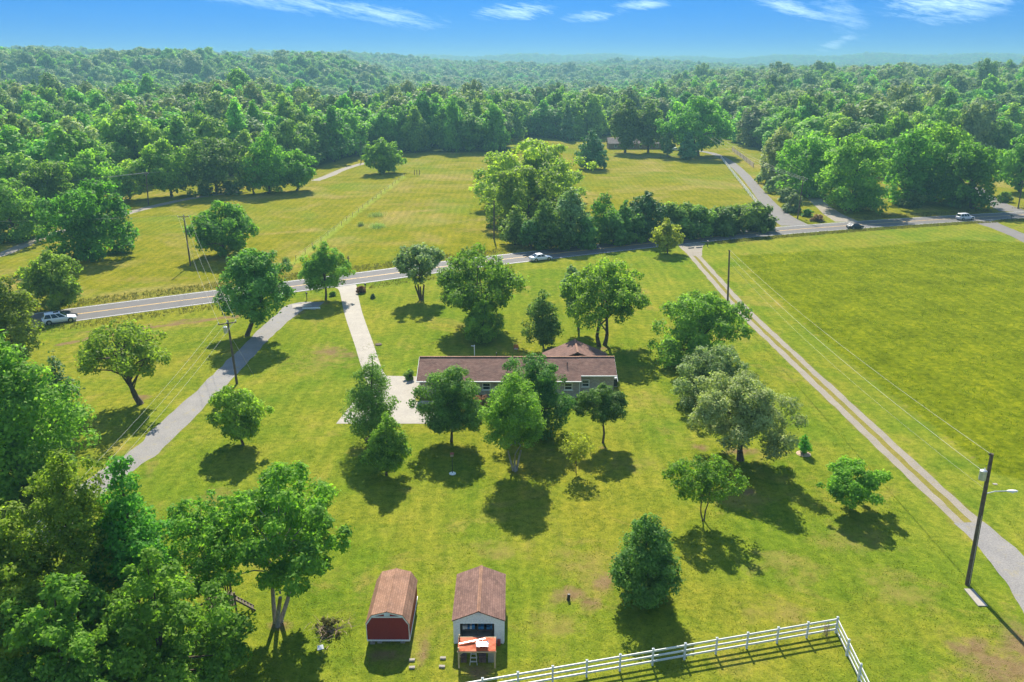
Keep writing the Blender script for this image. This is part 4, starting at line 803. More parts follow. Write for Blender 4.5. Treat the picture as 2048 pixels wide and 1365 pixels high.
def white_shed():
    c = G(958, 1287); h = empty('open_shed', (c[0], c[1] - .02, 0), label='white gable-roofed shed with its front open beside the red shed', cat='shed')
    w, L_, ze, zr = 1.76, 5.1, 2.05, 2.78
    for s in (-1, 1): MB().box(s * w - .05, s * w + .05, .08, L_, 0, ze).build('side_wall', 'siding_white', h)
    m = MB(); m.prism([(-w + .05, 0), (w - .05, 0), (w - .05, ze), (0, zr - .04), (-w + .05, ze)], L_ - .08, L_); m.build('back_wall', 'siding_white', h)
    m = MB(); m.prism([(-w, 1.70), (w, 1.70), (w, ze), (0, zr - .04), (-w, ze)], 0, .08); m.build('gable_wall', 'siding_white', h)
    for s, a, b in ((-1, -w, -1.33), (1, 1.1, w)): MB().box(a, b, 0, .08, 0, 1.697).build('front_wall', 'siding_white', h)
    for s in (-1, 1): MB().box(s * w - (.0 if s < 0 else .1), s * w + (.1 if s < 0 else .0), -.04, -.003, 0, ze - .03).build('corner_trim', 'paint_white', h)
    for s in (-1, 1):
        m = MB(); m.prism([(0, zr), (s * (w + .12), ze - .05), (s * (w + .12), ze + .03), (0, zr + .08)], -.16, L_ + .16); m.build('roof_slope', 'shingle_white_shed', h)
    MB().prism([(-.13, zr + .055), (0, zr + .10), (.13, zr + .055), (0, zr + .125)], -.165, L_ + .165).build('ridge_cap', 'shingle_red_shed', h)
    v = MB().box(-.2, .2, -.03, -.002, 2.38, 2.58).build('gable_vent', 'paint_white', h)
    for k in range(4): MB().box(-.17, .17, -.045, -.032, 2.41 + k * .04, 2.43 + k * .04).build('louvre', 'paint_white', v)
    MB().box(-w + .05, w - .05, .1, L_ - .1, .01, .06).build('floor', 'concrete', h)
    sh = empty('storage_shelf', (c[0], c[1] + .75, 0), label='shelf loaded with blue and dark boxes inside the open white shed', cat='shelf')
    for z in (.65, 1.25): MB().box(-1.25, 1.0, -.2, .25, z, z + .04).build('shelf_board', 'old_wood', sh)
    for x in (-1.22, -.1, .97): MB().box(x - .03, x + .03, -.18, -.13, .06, 1.65).build('upright', 'old_wood', sh)
    rs = random.Random(3); x = -1.2
    k = 0
    while x < .85:
        wd = rs.uniform(.14, .30); hh = rs.uniform(.2, .38)
        for z in (.69, 1.29):
            b = MB().box(x, x + wd - .02, -.15 + rs.uniform(0, .06), .18, z + .002, z + hh * rs.uniform(.7, 1)).build('storage_box', rs.choice(['tarp_blue', 'clutter', 'tarp_blue', 'black', 'white_plastic']), None, (c[0], c[1] + .75, 0))
            tag(b, 'storage box, number %s from the left on the %s shelf of the open white shed' % (('one two three four five six seven eight nine ten eleven twelve thirteen fourteen fifteen sixteen').split()[k], 'lower' if z < 1 else 'upper'), 'box', 'boxes on the shed shelf')
        x += wd; k += 1
    MB().box(-.12, .12, 0, .18, 0, .45).build('gas_can', 'rust_red', tag(empty('fuel_can', (c[0] + 1.42, c[1] - .28, 0)), 'small red can against the white shed front, right of the opening', 'can'))
    return c
wc = white_shed()
def rack():
    """timber frame with an orange sheet over it, standing before the shed opening"""
    a, b = G(918, 1336), G(990, 1336); y0 = a[1]; x0, x1 = a[0], b[0]; y1 = y0 + 1.05; zt = 1.42
    r = empty('lumber_rack', ((x0 + x1) / 2, y0, 0), label='timber frame with an orange sheet on top before the open shed', cat='rack'); hw_ = (x1 - x0) / 2
    for x in (-hw_, hw_):
        for y, zz in ((0, zt), (y1 - y0, zt + .22)): MB().box(x - .05, x + .05, y - .05, y + .05, 0, zz + (.25 if x < 0 else .0)).build('post', 'tan_wood', r)
        MB().bar((x, 0, zt - .06), (x, y1 - y0, zt + .16), .06, .1).build('side_beam', 'tan_wood', r)
    for y, z in ((-.06, zt - .05), (y1 - y0 + .06, zt + .17)): MB().bar((-hw_ - .1, y, z), (hw_ + .1, y, z), .05, .1).build('cross_beam', 'tan_wood', r)
    n = 14; V = []; F = []
    for i in range(n):
        for j in range(n):
            u, v = i / (n - 1), j / (n - 1); V.append((-hw_ - .06 + u * (2 * hw_ + .12), -.08 + v * (y1 - y0 + .1), zt + .03 + .2 * v + .025 * math.sin(9 * u + 3 * v) * math.sin(7 * v)))
            if i < n - 1 and j < n - 1: q = i * n + j; F.append((q, q + n, q + n + 1, q + 1))
    MB().add(V, F).build('sheet', 'orange_sheet', r, sm=True)
    MB().bar((-hw_ + .02, .45, zt + .20), (hw_ * .45, .85, zt + .30), .06, .06).build('pole_on_top', 'galvanised', r)
    MB().bar((-hw_ + .05, 0, zt - .35), (-hw_ + .32, 0, zt - .1), .05, .05).build('brace', 'tan_wood', r)
    # metal sheet added flat on the cover to mirror the sun as a glint
    V = []; F = []; rs = np.random.RandomState(2); n = 12
    for i in range(n):
        for j in range(n): V.append((-.05 + .075 * i + .02 * rs.randn(), .12 + .05 * j + .02 * rs.randn(), zt + .235 + .008 * rs.randn()))
    F = [(i * n + j, (i + 1) * n + j, (i + 1) * n + j + 1, i * n + j + 1) for i in range(n - 1) for j in range(n - 1)]
    f = MB().add(V, F).build('glint_sheet', 'glint_foil', None, ((x0 + x1) / 2, y0, 0)); tag(f, 'added shiny metal sheet that makes the glint on the orange rack cover', 'metal sheet')
    lad = empty('step_ladder', ((x0 + x1) / 2 - .25, y0 + .25, 0), label='pale step ladder standing in the shade under the orange sheet', cat='ladder')
    for s in (-1, 1): MB().bar((s * .25, 0, 0), (s * .13, .28, 1.2), .04, .06).build('rail', 'galvanised', lad); MB().bar((s * .22, .7, 0), (s * .13, .32, 1.2), .04, .05).build('rear_leg', 'galvanised', lad)
    for k in range(4): MB().bar((-.22 + k * .02, .06 + k * .065, .25 + k * .27), (.22 - k * .02, .06 + k * .065, .25 + k * .27), .1, .03).build('step', 'galvanised', lad)
    rs = random.Random(8)
    for k, (x, w_, h_, mt, lb) in enumerate(((-.95, .4, .55, 'clutter', 'dark bin at the left end under the orange sheet'), (.35, .5, .5, 'clutter', 'dark crate right of the step ladder under the orange sheet'), (.95, .4, .8, 'grey_metal', 'tall grey bin at the right end under the orange sheet'))):
        o = MB().box(-w_ / 2, w_ / 2, -.2, .3, 0, h_).box(-w_ / 2 - .02, w_ / 2 + .02, -.22, .32, h_ + .002, h_ + .05).build('storage_bin', mt, None, ((x0 + x1) / 2 + x, y0 + .7, 0)); tag(o, lb, 'bin', 'bins under the orange sheet')
rack()

# ------------------------------------------------------------------ fences
def rail_fence(name, label, pts, hgt, mat, rails, post=.13, rail_h=.14, rail_w=.05, cap=True, group=None, z_lo=.32, z_hi=None):
    f = empty(name, (*pts[0][:2], 0), label=label, cat='fence', group=group); o = np.array([*pts[0][:2], 0]); P = [np.array([p[0], p[1], 0]) - o for p in pts]
    pm = MB().box(-post / 2, post / 2, -post / 2, post / 2, -.1, hgt).mesh('post'); cm = MB().add([(-post * .62, -post * .62, hgt + .002), (post * .62, -post * .62, hgt + .002), (post * .62, post * .62, hgt + .002), (-post * .62, post * .62, hgt + .002), (-post * .62, -post * .62, hgt + .04), (post * .62, -post * .62, hgt + .04), (post * .62, post * .62, hgt + .04), (-post * .62, post * .62, hgt + .04), (0, 0, hgt + .10)],
        [(3, 2, 1, 0), (0, 1, 5, 4), (1, 2, 6, 5), (2, 3, 7, 6), (3, 0, 4, 7), (4, 5, 8), (5, 6, 8), (6, 7, 8), (7, 4, 8)]).mesh('cap') if cap else None
    for p in P:
        a = link('post', pm, mat, f, p)
        if cap: link('cap', cm, mat, a)
    for a, b in zip(P[:-1], P[1:]):
        d = (b - a) / np.linalg.norm(b - a) * (post / 2 + .002)
        for z in np.linspace(z_lo, z_hi or hgt - .16, rails): MB().bar(a + d + [0, 0, z], b - d + [0, 0, z], rail_w, rail_h).build('rail', mat, f)
    return f
fp = [(835, 1396), (902, 1384), (969, 1376), (1038, 1375), (1105, 1366), (1173, 1354), (1238, 1344), (1303, 1331), (1366, 1318), (1430, 1307), (1492, 1296), (1553, 1286), (1614, 1277), (1671, 1266)]
A0, A1 = G(1105, 1366), G(1671, 1266); st = (A1 - A0) / 9
F1 = [A0 + st * k for k in range(-5, 10)]
B1 = G(1692, 1310); st2 = (B1 - A1); st2 = st2 / np.linalg.norm(st2[:2]) * np.linalg.norm(st[:2]); F2 = [A1 + st2 * k for k in range(1, 7)]
rail_fence('vinyl_fence', 'white three-rail vinyl fence turning a corner at the bottom', F1 + F2, 1.34, 'vinyl_white', 3)
c0, c1 = G(1442, 318), G(1520, 418)
rail_fence('paddock_fence', 'pale rail fence along the asphalt drive and far field', [c0 + (c1 - c0) * k / 22 for k in range(23)], 1.3, 'vinyl_white', 3, post=.22, rail_h=.16, cap=False)
c0, c1 = G(1440, 320), G(1262, 316)
rail_fence('yard_fence', 'low dark rail fence at the back of the far field', [c0 + (c1 - c0) * k / 9 for k in range(10)], 1.1, 'old_wood', 2, post=.14, cap=False)
wf = empty('wire_fence', G(592, 522), label='wire fence on wooden posts running up the pasture', cat='fence'); w0, w1_ = G(592, 522), G(810, 352)
pm = MB().tube([(0, 0, -.1), (0, 0, 1.15)], .05, 6).mesh('post'); nP = 22
for k in range(nP): link('post', pm, 'old_wood', wf, (w1_ - w0) * k / (nP - 1) + [math.sin(k * 2.3) * .15, 0, 0])
for z in (.4, .75, 1.1): MB().bar([0, 0, z], list((w1_ - w0) + [0, 0, z]), .012, .012).build('wire', 'wire', wf)
for (bx, by), w in zip(((829, 350), (834, 350), (839, 350)), ('left', 'middle', 'right')): tag(MB().tube([(0, 0, -.1), (0, 0, 1.9)], .12, 8).tube([(0, 0, 1.9), (0, 0, 1.95)], [.12, .04], 8).build('gate_post', 'old_wood', None, G(bx, by)), '%s one of the three stout gate posts at the top of the wire fence' % w, 'post', 'gate posts at the top of the wire fence')
tag(MB().tube([(0, 0, -.1), (0, 0, 1.6)], .13, 8).bar((-.3, 0, 1.15), (.35, 0, 1.15), .06, .12).build('corner_post', 'old_wood', None, G(697, 528)), 'short wooden fence post on the far verge above the driveway mouth', 'post')
bf = empty('board_fence', G(1464, 302), label='tan wooden privacy fence beside the asphalt drive', cat='fence'); b0, b1 = G(1464, 302), G(1507, 336)
dv = (b1 - b0); nb = 60
for k in range(nb):
    a, b = dv * (k / nb), dv * ((k + .94) / nb); MB().bar(list(a + [0, 0, .95]), list(b + [0, 0, .95]), .03, 1.9 + .03 * math.sin(k * 5.1)).build('board', 'tan_wood', bf)
for k in range(8): MB().box(-.07, .07, .05, .19, -.1, 1.95).build('post', 'old_wood', bf, dv * k / 7)

# ------------------------------------------------------------------ utility poles and lines
TOPS = {}
def pole(key, label, bx, by, tx, ty, r=.15, arm=None, arm_az=0, transformer=False, lamp=False, pins=True):
    B = G(bx, by); Hh = rise(bx, by, ty); dp = B[1] * math.cos(PITCH) - (Hh - CAM_H) * math.sin(PITCH); dx = (tx - 1024) / FPX * dp - B[0]
    p = empty('utility_pole', B, label=label, cat='utility pole', group='wooden utility poles'); top = np.array([dx, 0, Hh])
    MB().tube([(0, 0, -.2), top * .5, top], [r * 1.15, r, r * .78], 10).build('shaft', 'pole_wood', p)
    ends = [top]
    if arm:
        c = top - [0, 0, .35]; u = np.array([math.cos(arm_az), math.sin(arm_az), 0]); MB().bar(c - u * arm / 2 + [0, -r - .05, 0], c + u * arm / 2 + [0, -r - .05, 0], .11, .13).build('crossarm', 'pole_wood', p)
        ends = []
        for k in (-.95, 0, .95):
            q = c + u * arm / 2 * k + [0, -r - .05, .07]; MB().tube([q, q + [0, 0, .07], q + [0, 0, .2]], [.03, .07, .045], 8).build('insulator', 'white_plastic', p); ends.append(q + [0, 0, .2])
        for s in (-1, 1): MB().bar(c + [0, -r - .06, -.75], c + u * arm * .32 * s + [0, -r - .06, -.05], .03, .04).build('arm_brace', 'galvanised', p)
    else:
        MB().tube([top + [0, 0, .0], top + [-.22, -.1, .02]], .03, 6).tube([top + [-.3, -.12, -.04], top + [-.22, -.1, .02], top + [-.2, -.1, .12]], [.05, .08, .04], 8).build('insulator', 'dark_metal', p)
    if transformer:
        z = Hh - (1.75 if not arm else 1.25); q = top * (z / Hh) + [-.42, -.05, 0]; MB().tube([q + [0, 0, -.42], q + [0, 0, -.4], q + [0, 0, .36], q + [0, 0, .42]], [.2, .25, .25, .16], 14).build('transformer', 'galvanised', p)
        MB().bar(q, top * (z / Hh), .06, .1).build('bracket', 'galvanised', p)
        MB().tube([q + [.05, 0, .4], q + [.05, 0, .6]], [.04, .025], 6).build('bushing', 'white_plastic', p)
    if lamp:
        z = Hh - 3.4; q = top * (z / Hh); a = MB().tube([q, q + [.7, -.1, .28], q + [1.5, -.2, .36]], .04, 8).build('lamp_arm', 'galvanised', p)
        e = q + [1.5, -.2, .36]; V = []; F = []
        for k, (u_, w_, h_) in enumerate(((0, .05, .05), (.12, .12, .08), (.45, .16, .10), (.72, .13, .07), (.85, .03, .03))):
            for j in range(8): V.append((e[0] + u_, e[1] + w_ * math.cos(j * math.pi / 4), e[2] + h_ * math.sin(j * math.pi / 4)))
        F = [(k * 8 + j, k * 8 + (j + 1) % 8, (k + 1) * 8 + (j + 1) % 8, (k + 1) * 8 + j) for k in range(4) for j in range(8)] + [tuple(range(7, -1, -1)), tuple(range(32, 40))]
        MB().add(V, F).build('lamp_head', 'paint_white', p, sm=True); MB().tube([(e[0] + .45, e[1], e[2] - .09), (e[0] + .45, e[1], e[2] - .16)], [.11, .06], 10).build('lens', 'lamp_clear', p)
        MB().tube([(.0, -.19, .1), (dx * .55, -.16, Hh * .55)], .02, 5).build('ground_wire', 'galvanised', p)
    TOPS[key] = [B + e for e in ends]; TOPS[key + '_low'] = B + top * .80
    return p
pole('lamp', 'tall near utility pole with street lamp and transformer beside the gravel bend', 1935, 1170, 1984, 908, .17, transformer=True, lamp=True)
pole('lane', 'bare utility pole standing on the edge of the two-track lane', 1455, 617, 1459, 501, .15)
pole('gravel', 'leaning utility pole with crossarm and transformer beside the gravel lane', 474, 768, 455, 641, .14, arm=2.2, arm_az=.5, transformer=True)
pole('pasture', 'thin crossarm pole standing in the pasture before the full round tree', 381, 532, 367, 430, .14, arm=2.2, arm_az=.15)
pole('path', 'far utility pole beside the winding path with wires spreading left', 297, 411, 292, 345, .16, arm=1.6)
pole('clump', 'straight bare utility pole left of the highway clump', 988, 479, 988, 402, .18)
pole('drives', 'crossarm pole between the two drives at the highway', 1595, 438, 1607, 357, .16, arm=2.4, arm_az=.2)
pole('corner', 'utility pole at the photo\'s right edge near the dark drive', 2036, 418, 2046, 362, .16)
pole('back', 'faint utility pole at the wood edge left of the lone round tree', 722, 326, 722, 284, .16)
o = MB().box(-.36, .36, -1.05, 1.05, 0, .07).build('pole_pad', 'concrete', None, G(1951, 1196), -.02); tag(o, 'narrow concrete slab in the grass at the foot of the lamp pole', 'slab')
m = MB().box(-.2, .2, -.14, .14, 0, .05); tag(m.build('utility_cover', 'concrete', None, G(1990, 969)), 'small pale utility cover in the grass right of the lamp pole', 'cover')
def wire(label, a, b, sag=.5, r=.022, n=14):
    a, b = np.array(a, float), np.array(b, float); P = [a + (b - a) * u - np.array([0, 0, 4 * sag * u * (1 - u)]) for u in np.linspace(0, 1, n)]
    q = MB().tube([p - a for p in P], r, 5).build('power_line', 'wire', None, a); tag(q, label, 'power line', 'overhead power lines')
L0, L1 = TOPS['lamp'][0], TOPS['lane'][0]
wire('upper overhead wire between the lamp pole and the lane pole', L0 + [-.25, -.1, .1], L1 + [.1, 0, 0], .9, .015)
wire('lower overhead wire between the lamp pole and the lane pole', TOPS['lamp_low'] + [-.1, 0, .6], TOPS['lane_low'] + [.1, 0, 1.0], 1.0, .015)
wire('lowest thin wire beside the two-track lane', TOPS['lamp_low'] + [-.1, 0, -.6], TOPS['lane_low'] + [.1, 0, 0], 1.2, .008)
for k, w in enumerate(('left', 'middle', 'right')):
    wire('%s wire from the leaning transformer pole over the gravel lane towards the near corner' % w, TOPS['gravel'][k], np.array([-33.8 + k * .9, 40, 8.2]), .9, .011)
    wire('%s wire between the pasture pole and the leaning transformer pole' % w, TOPS['gravel'][k], TOPS['pasture'][k], 1.0, .013)
    wire('%s wire from the far path pole going out past the left edge' % w, TOPS['path'][k], np.array([-190, 190 + 4 * k, 9.0 - .4 * k]), 1.5, .024)
wire('wire from the far path pole towards the wood edge pole', TOPS['path'][1], TOPS['back'][0], 2.5, .02)
wire('thin cable crossing the pasture below the far path pole wires', TOPS['pasture'][0], np.array([-190, 165, 9.5]), 1.5, .013)
for k, w in enumerate(('left', 'middle', 'right')): wire('%s wire from the drives pole up along the bushes' % w, TOPS['drives'][k], G(1400 + 12 * k, 262, 11), 2.0, .022)
wire('slanting guy cable of the crossarm pole between the drives', TOPS['drives'][1] - [0, 0, 1], G(1566, 430), 0, .03)
wire('slanting guy cable of the thin pasture pole, left of two', TOPS['pasture'][1] - [0, 0, .6], G(396, 548), 0, .022)
wire('slanting guy cable of the leaning transformer pole', TOPS['gravel'][1] - [0, 0, 1.4], G(508, 752), 0, .018)

# ------------------------------------------------------------------ vehicles
def lathe_x(sec, n=16): return sec
def car(label, px, py, L_, Wd, Hh, paint, kind, rz=None):
    P = G(px, py); P[2] = .024
    k = int(np.argmin(np.hypot(ROAD[:, 0] - P[0], ROAD[:, 1] - P[1]))); d = ROAD[min(k + 1, len(ROAD) - 1)] - ROAD[max(k - 1, 0)]; rz = math.atan2(d[1], d[0]) if rz is None else rz
    c = empty({'suv': 'crossover_car', 'sedan': 'sedan_car', 'hatch': 'hatchback_car', 'wagon': 'wagon_car'}[kind], P, rz, label=label, cat='car', group='vehicles')
    h = L_ / 2; w = Wd / 2; belt = {'suv': .98, 'sedan': .90, 'hatch': .92, 'wagon': 1.02}[kind]
    # side stations: x, underside, deck height, half width
    hood = belt - .04; tail = {'suv': belt + .02, 'sedan': belt + .05, 'hatch': belt + .02, 'wagon': belt}[kind]
    st = [(-h, .45, tail - .16, w * .80), (-h + .10, .30, tail - .02, w * .92), (-h + .55, .22, tail, w * .99), (-h * .35, .20, belt, w), (h * .15, .20, belt, w), (h * .42, .21, belt - .01, w * .99), (h - .75, .22, hood - .06, w * .97), (h - .22, .26, hood - .17, w * .90), (h - .04, .34, hood - .30, w * .78), (h, .45, hood - .40, w * .70)]
    V = []; F = []
    for x, zb, zt, hw_ in st:
        ring = [(0, zb), (hw_ * .86, zb), (hw_ * .97, zb + .12), (hw_, zb + (zt - zb) * .5), (hw_ * .985, zb + (zt - zb) * .78), (hw_ * .93, zt - .02), (hw_ * .78, zt), (0, zt + .03)]
        V += [(x, y, z) for y, z in ring] + [(x, -y, z) for y, z in ring[-2:0:-1]]
    n = 14
    for i in range(len(st) - 1): F += [(i * n + j, i * n + (j + 1) % n, (i + 1) * n + (j + 1) % n, (i + 1) * n + j) for j in range(n)]
    F += [tuple(range(n - 1, -1, -1)), tuple(range((len(st) - 1) * n, len(st) * n))]
    MB().add(V, F).build('body', paint, c, sm=True)
    # cabin
    xr0, xr1, xf1, xf0 = {'suv': (-h + .12, -h + .50, h * .06, h * .50), 'sedan': (-h + .55, -h * .42, h * .08, h * .44), 'hatch': (-h + .22, -h * .50, h * .08, h * .46), 'wagon': (-h + .10, -h + .32, h * .10, h * .34)}[kind]
    wb, wt = w * .90, w * .72; zb = belt - .01; zt = Hh
    cab = [(xr0, -wb, zb), (xf0, -wb, zb), (xf0, wb, zb), (xr0, wb, zb), (xr1, -wt, zt - .05), (xf1, -wt, zt - .03), (xf1, wt, zt - .03), (xr1, wt, zt - .05)]
    MB().add(cab, [(0, 1, 5, 4), (2, 3, 7, 6), (1, 2, 6, 5), (3, 0, 4, 7), (4, 5, 6, 7)]).build('cabin', paint, c)
    rf = [(xr1 - .06, -wt, zt - .045), (xf1 + .04, -wt, zt - .025), (xf1 + .04, wt, zt - .025), (xr1 - .06, wt, zt - .045)]; xm = (xr1 + xf1) / 2
    MB().add(rf + [(xr1, -wt * .8, zt), (xm, -wt * .8, zt + .03), (xf1 - .05, -wt * .8, zt + .01), (xf1 - .05, wt * .8, zt + .01), (xm, wt * .8, zt + .03), (xr1, wt * .8, zt)], [(4, 5, 8, 9), (5, 6, 7, 8), (0, 1, 6, 5, 4), (2, 3, 9, 8, 7), (1, 2, 7, 6), (3, 0, 4, 9)]).build('roof', paint, c)
    if kind == 'suv': MB().box(xm + .2, xm + .95, -wt * .55, wt * .55, zt + .034, zt + .045).build('sunroof', 'car_glass', c)
    def quadglass(name, a, b, c_, d_, k=.88, out=.012):
        q = np.array([a, b, c_, d_], float); cc = q.mean(0); nn = np.cross(q[1] - q[0], q[3] - q[0]); nn /= np.linalg.norm(nn); q = cc + (q - cc) * k + nn * out; MB().add([tuple(p) for p in q], [(0, 1, 2, 3)]).add([tuple(p - nn * .01) for p in q], [(3, 2, 1, 0)]).build(name, 'car_glass', c)
    quadglass('windshield', cab[1], cab[2], cab[6], cab[5]); quadglass('rear_window', cab[3], cab[0], cab[4], cab[7])
    for s in (0, 1):
        b0, b1, t1, t0 = [np.array(cab[q]) for q in ((0, 1, 5, 4) if s == 0 else (3, 2, 6, 7))]
        for f0, f1 in ((.04, .36), (.37, .66), (.67, .95)) if kind != 'sedan' else ((.16, .55), (.56, .95)):
            q = [b0 + (b1 - b0) * f0, b0 + (b1 - b0) * f1, t0 + (t1 - t0) * f1, t0 + (t1 - t0) * f0]
            if s: q = [q[1], q[0], q[3], q[2]]
            quadglass('side_window', *q, k=.9)
        y = (-1 if s == 0 else 1) * (wb + .08); MB().box(xf0 - .42, xf0 - .27, y - .1, y + .1, zb + .02, zb + .16).build('mirror', paint, c)
    wr = .36 if kind in ('suv', 'wagon') else .33
    for sx in (-h + .92, h - .90):
        for sy in (-1, 1):
            y = sy * (w - .10); wl = MB().tube([(sx, y - .11, wr), (sx, y - .085, wr), (sx, y + .085, wr), (sx, y + .11, wr)], [wr * .86, wr, wr, wr * .86], 20).build('wheel', 'tyre', c)
            MB().tube([(sx, y + sy * .112, wr), (sx, y + sy * .122, wr)], wr * .62, 14).build('rim', 'rim', wl)
            MB().tube([(sx, sy * (w - .035), wr + .02), (sx, sy * (w + .004), wr + .02)], wr * 1.16, 20).build('wheel_arch', 'black', c)
            wl.location = (0, sy * .03, 0)
    for s in (-1, 1):
        MB().box(h - .20, h - .03, s * w * .66 - .15, s * w * .66 + .15, hood - .36, hood - .22).build('headlight', 'lamp_clear', c); MB().box(-h + .0, -h + .12, s * w * .74 - .13, s * w * .74 + .13, tail - .34, tail - .17).build('taillight', 'lamp_red', c)
    MB().box(h - .10, h + .01, -w * .62, w * .62, .30, .46).build('grille', 'black', c); MB().box(-h - .01, -h + .06, -.26, .26, tail - .36, tail - .22).build('number_plate', 'white_plastic', c)
car('white crossover with dark windows heading right at the left end of the highway', 120, 645, 4.85, 1.92, 1.70, 'car_white', 'suv')
car('white sedan driving through the tree shade on the highway', 1081, 521, 4.9, 1.86, 1.46, 'car_white', 'sedan')
car('black hatchback on the highway below the shade trees', 1710, 458, 4.4, 1.80, 1.50, 'car_black', 'hatch')
car('silver wagon-bodied four-wheel drive on the highway', 1930, 440, 4.9, 1.86, 1.76, 'car_silver', 'wagon')
car('white car parked under the trees at the far brick house', 1352, 302, 4.7, 1.8, 1.45, 'car_white', 'sedan', rz=.1)

# ------------------------------------------------------------------ far houses
def far_house(label, px, py, w, d, ze, zr, wall, roof, nwin, rz=0):
    h = empty('brick_house', G(px, py), rz, label=label, cat='house', group='houses beyond the highway')
    m = MB(); m.prism([(-d / 2, 0), (d / 2, 0), (d / 2, ze), (0, zr - .2), (-d / 2, ze)], 0, 1); m.v = [((b - .5) * w, a, c) for a, b, c in m.v]; m.build('wall', wall, h)
    slab_roof('roof', roof, h, (-w / 2 - .5, -d / 2 - .5, ze - .1), (w / 2 + .5, -d / 2 - .5, ze - .1), (-w / 2 - .5, 0, zr), (w / 2 + .5, 0, zr)); slab_roof('roof', roof, h, (w / 2 + .5, d / 2 + .5, ze - .1), (-w / 2 - .5, d / 2 + .5, ze - .1), (w / 2 + .5, .002, zr), (-w / 2 - .5, .002, zr))
    for k in range(nwin): house_window(h, (k + .5) / nwin * w * .9 - w * .45, -d / 2, 1.0, 1.3, 1.2)
    MB().box(w * .2, w * .2 + .9, .3, 1.2, zr - .4, zr + .9).build('chimney', wall, h)
far_house('long far brick house under the tall dark trees beyond the field', 1270, 297, 27, 9, 2.8, 5.2, 'brick_far', 'shingle_grey', 6)
far_house('small house with brown roof showing between trees at the right edge', 2006, 322, 11, 8, 2.7, 4.8, 'brick_far', 'shingle_house', 3)

# ------------------------------------------------------------------ play structure and small things
ps = empty('play_structure', G(446, 1236), .5, label='weathered wooden play fort half hidden among the near corner trees', cat='playset')
for x in (-.9, .9):
    for y in (-.9, .9): MB().box(x - .06, x + .06, y - .06, y + .06, -.05, 2.5).build('post', 'old_wood', ps)
for k in range(12): MB().box(-.95 + k * .16, -.95 + k * .16 + .14, -.98, .98, 1.42, 1.46).build('deck_board', 'old_wood', ps)
for k in range(11):
    for y in (-.98, .98): MB().box(-.88 + k * .17, -.88 + k * .17 + .10, y - .015, y + .015, 1.48, 2.25).build('slat', 'old_wood', ps)
for k in range(11): MB().box(-.995, -.965, -.88 + k * .17, -.88 + k * .17 + .10, 1.48, 2.25).build('slat', 'old_wood', ps)
for y in (-1.0, 1.0): MB().bar((-1, y, 2.3), (1, y, 2.3), .05, .09).build('top_rail', 'old_wood', ps)
for s in (-.3, .3): MB().bar((1.0, s, 1.42), (2.3, s, 0), .05, .12).build('ladder_rail', 'old_wood', ps)
for k in range(6): MB().bar((1.15 + k * .2, -.32, 1.26 - k * .22), (1.15 + k * .2, .32, 1.26 - k * .22), .12, .04).build('rung', 'old_wood', ps)
MB().bar((-.9, -.9, 2.35), (-3.2, -1.2, 2.35), .1, .12).build('swing_beam', 'old_wood', ps)
for s in (-1, 1): MB().bar((-3.2, -1.2, 2.35), (-3.4, -1.2 + s * .9, 0), .09, .09).build('swing_leg', 'old_wood', ps)
bp = empty('brush_pile', G(662, 1262), label='pile of cut brown brush on the grass left of the red shed', cat='brush pile'); rs = np.random.RandomState(9); m = MB()
for k in range(90):
    c = rs.randn(3) * [.55, .45, 0] + [0, 0, abs(rs.randn()) * .22 + .08]; a = rs.rand() * 6.28; l = rs.uniform(.4, 1.1); e = np.array([math.cos(a) * l, math.sin(a) * l, rs.uniform(-.05, .35)]); m.tube([c, c + e * .5 + rs.randn(3) * .04, c + e], [.022, .016, .006], 4)
m.build('twigs', 'mulch', bp); me, C, lr = crown_mesh(71, .7, .05, 1.1, 'dome', .12, 1200, .9, lobes=20); link('dead_leaves', me, 'weed_blade', bp)
for (x, y), w in zip(((824, 1322), (824, 1337), (886, 1318), (884, 1335)), ('left block of the far pair', 'left block of the near pair', 'right block of the far pair', 'right block of the near pair')):
    tag(MB().box(-.2, .2, -.1, .1, 0, .12).box(-.17, -.03, -.07, .07, .121, .13).box(.03, .17, -.07, .07, .121, .13).build('concrete_block', 'concrete', None, G(x, y), .1 * math.sin(x)), 'pale concrete block between the sheds, ' + w, 'block', 'concrete blocks between the sheds')
tag(MB().tube([(0, 0, -.05), (0, 0, .05), (.02, 0, .42), (.02, .01, .5)], [.17, .13, .12, .11], 9).build('tree_stump', 'dark_metal', None, G(1137, 1200)), 'short black post stump in the bare patch of lawn right of the sheds', 'stump')
tag(MB().add([(-.22, -.16, .02), (.22, -.12, .02), (.2, .17, .16), (-.2, .15, .16), (-.22, -.16, .05), (.22, -.12, .05), (.2, .17, .19), (-.2, .15, .19)], [(0, 3, 2, 1), (4, 5, 6, 7), (0, 1, 5, 4), (1, 2, 6, 5), (2, 3, 7, 6), (3, 0, 4, 7)]).build('white_panel', 'white_plastic', None, G(641, 1298), .3), 'small white panel lying in the tree shade left of the red shed', 'panel')
bd = empty('bird_feeder', G(905, 948), label='thin pole feeder on a white round base below the dark rounded tree', cat='bird feeder'); MB().tube([(0, 0, 0), (0, 0, .06), (0, 0, .12)], [.34, .34, .1], 16).build('base', 'white_plastic', bd); MB().tube([(0, 0, .1), (0, 0, 2.0)], .03, 8).build('pole', 'dark_metal', bd)
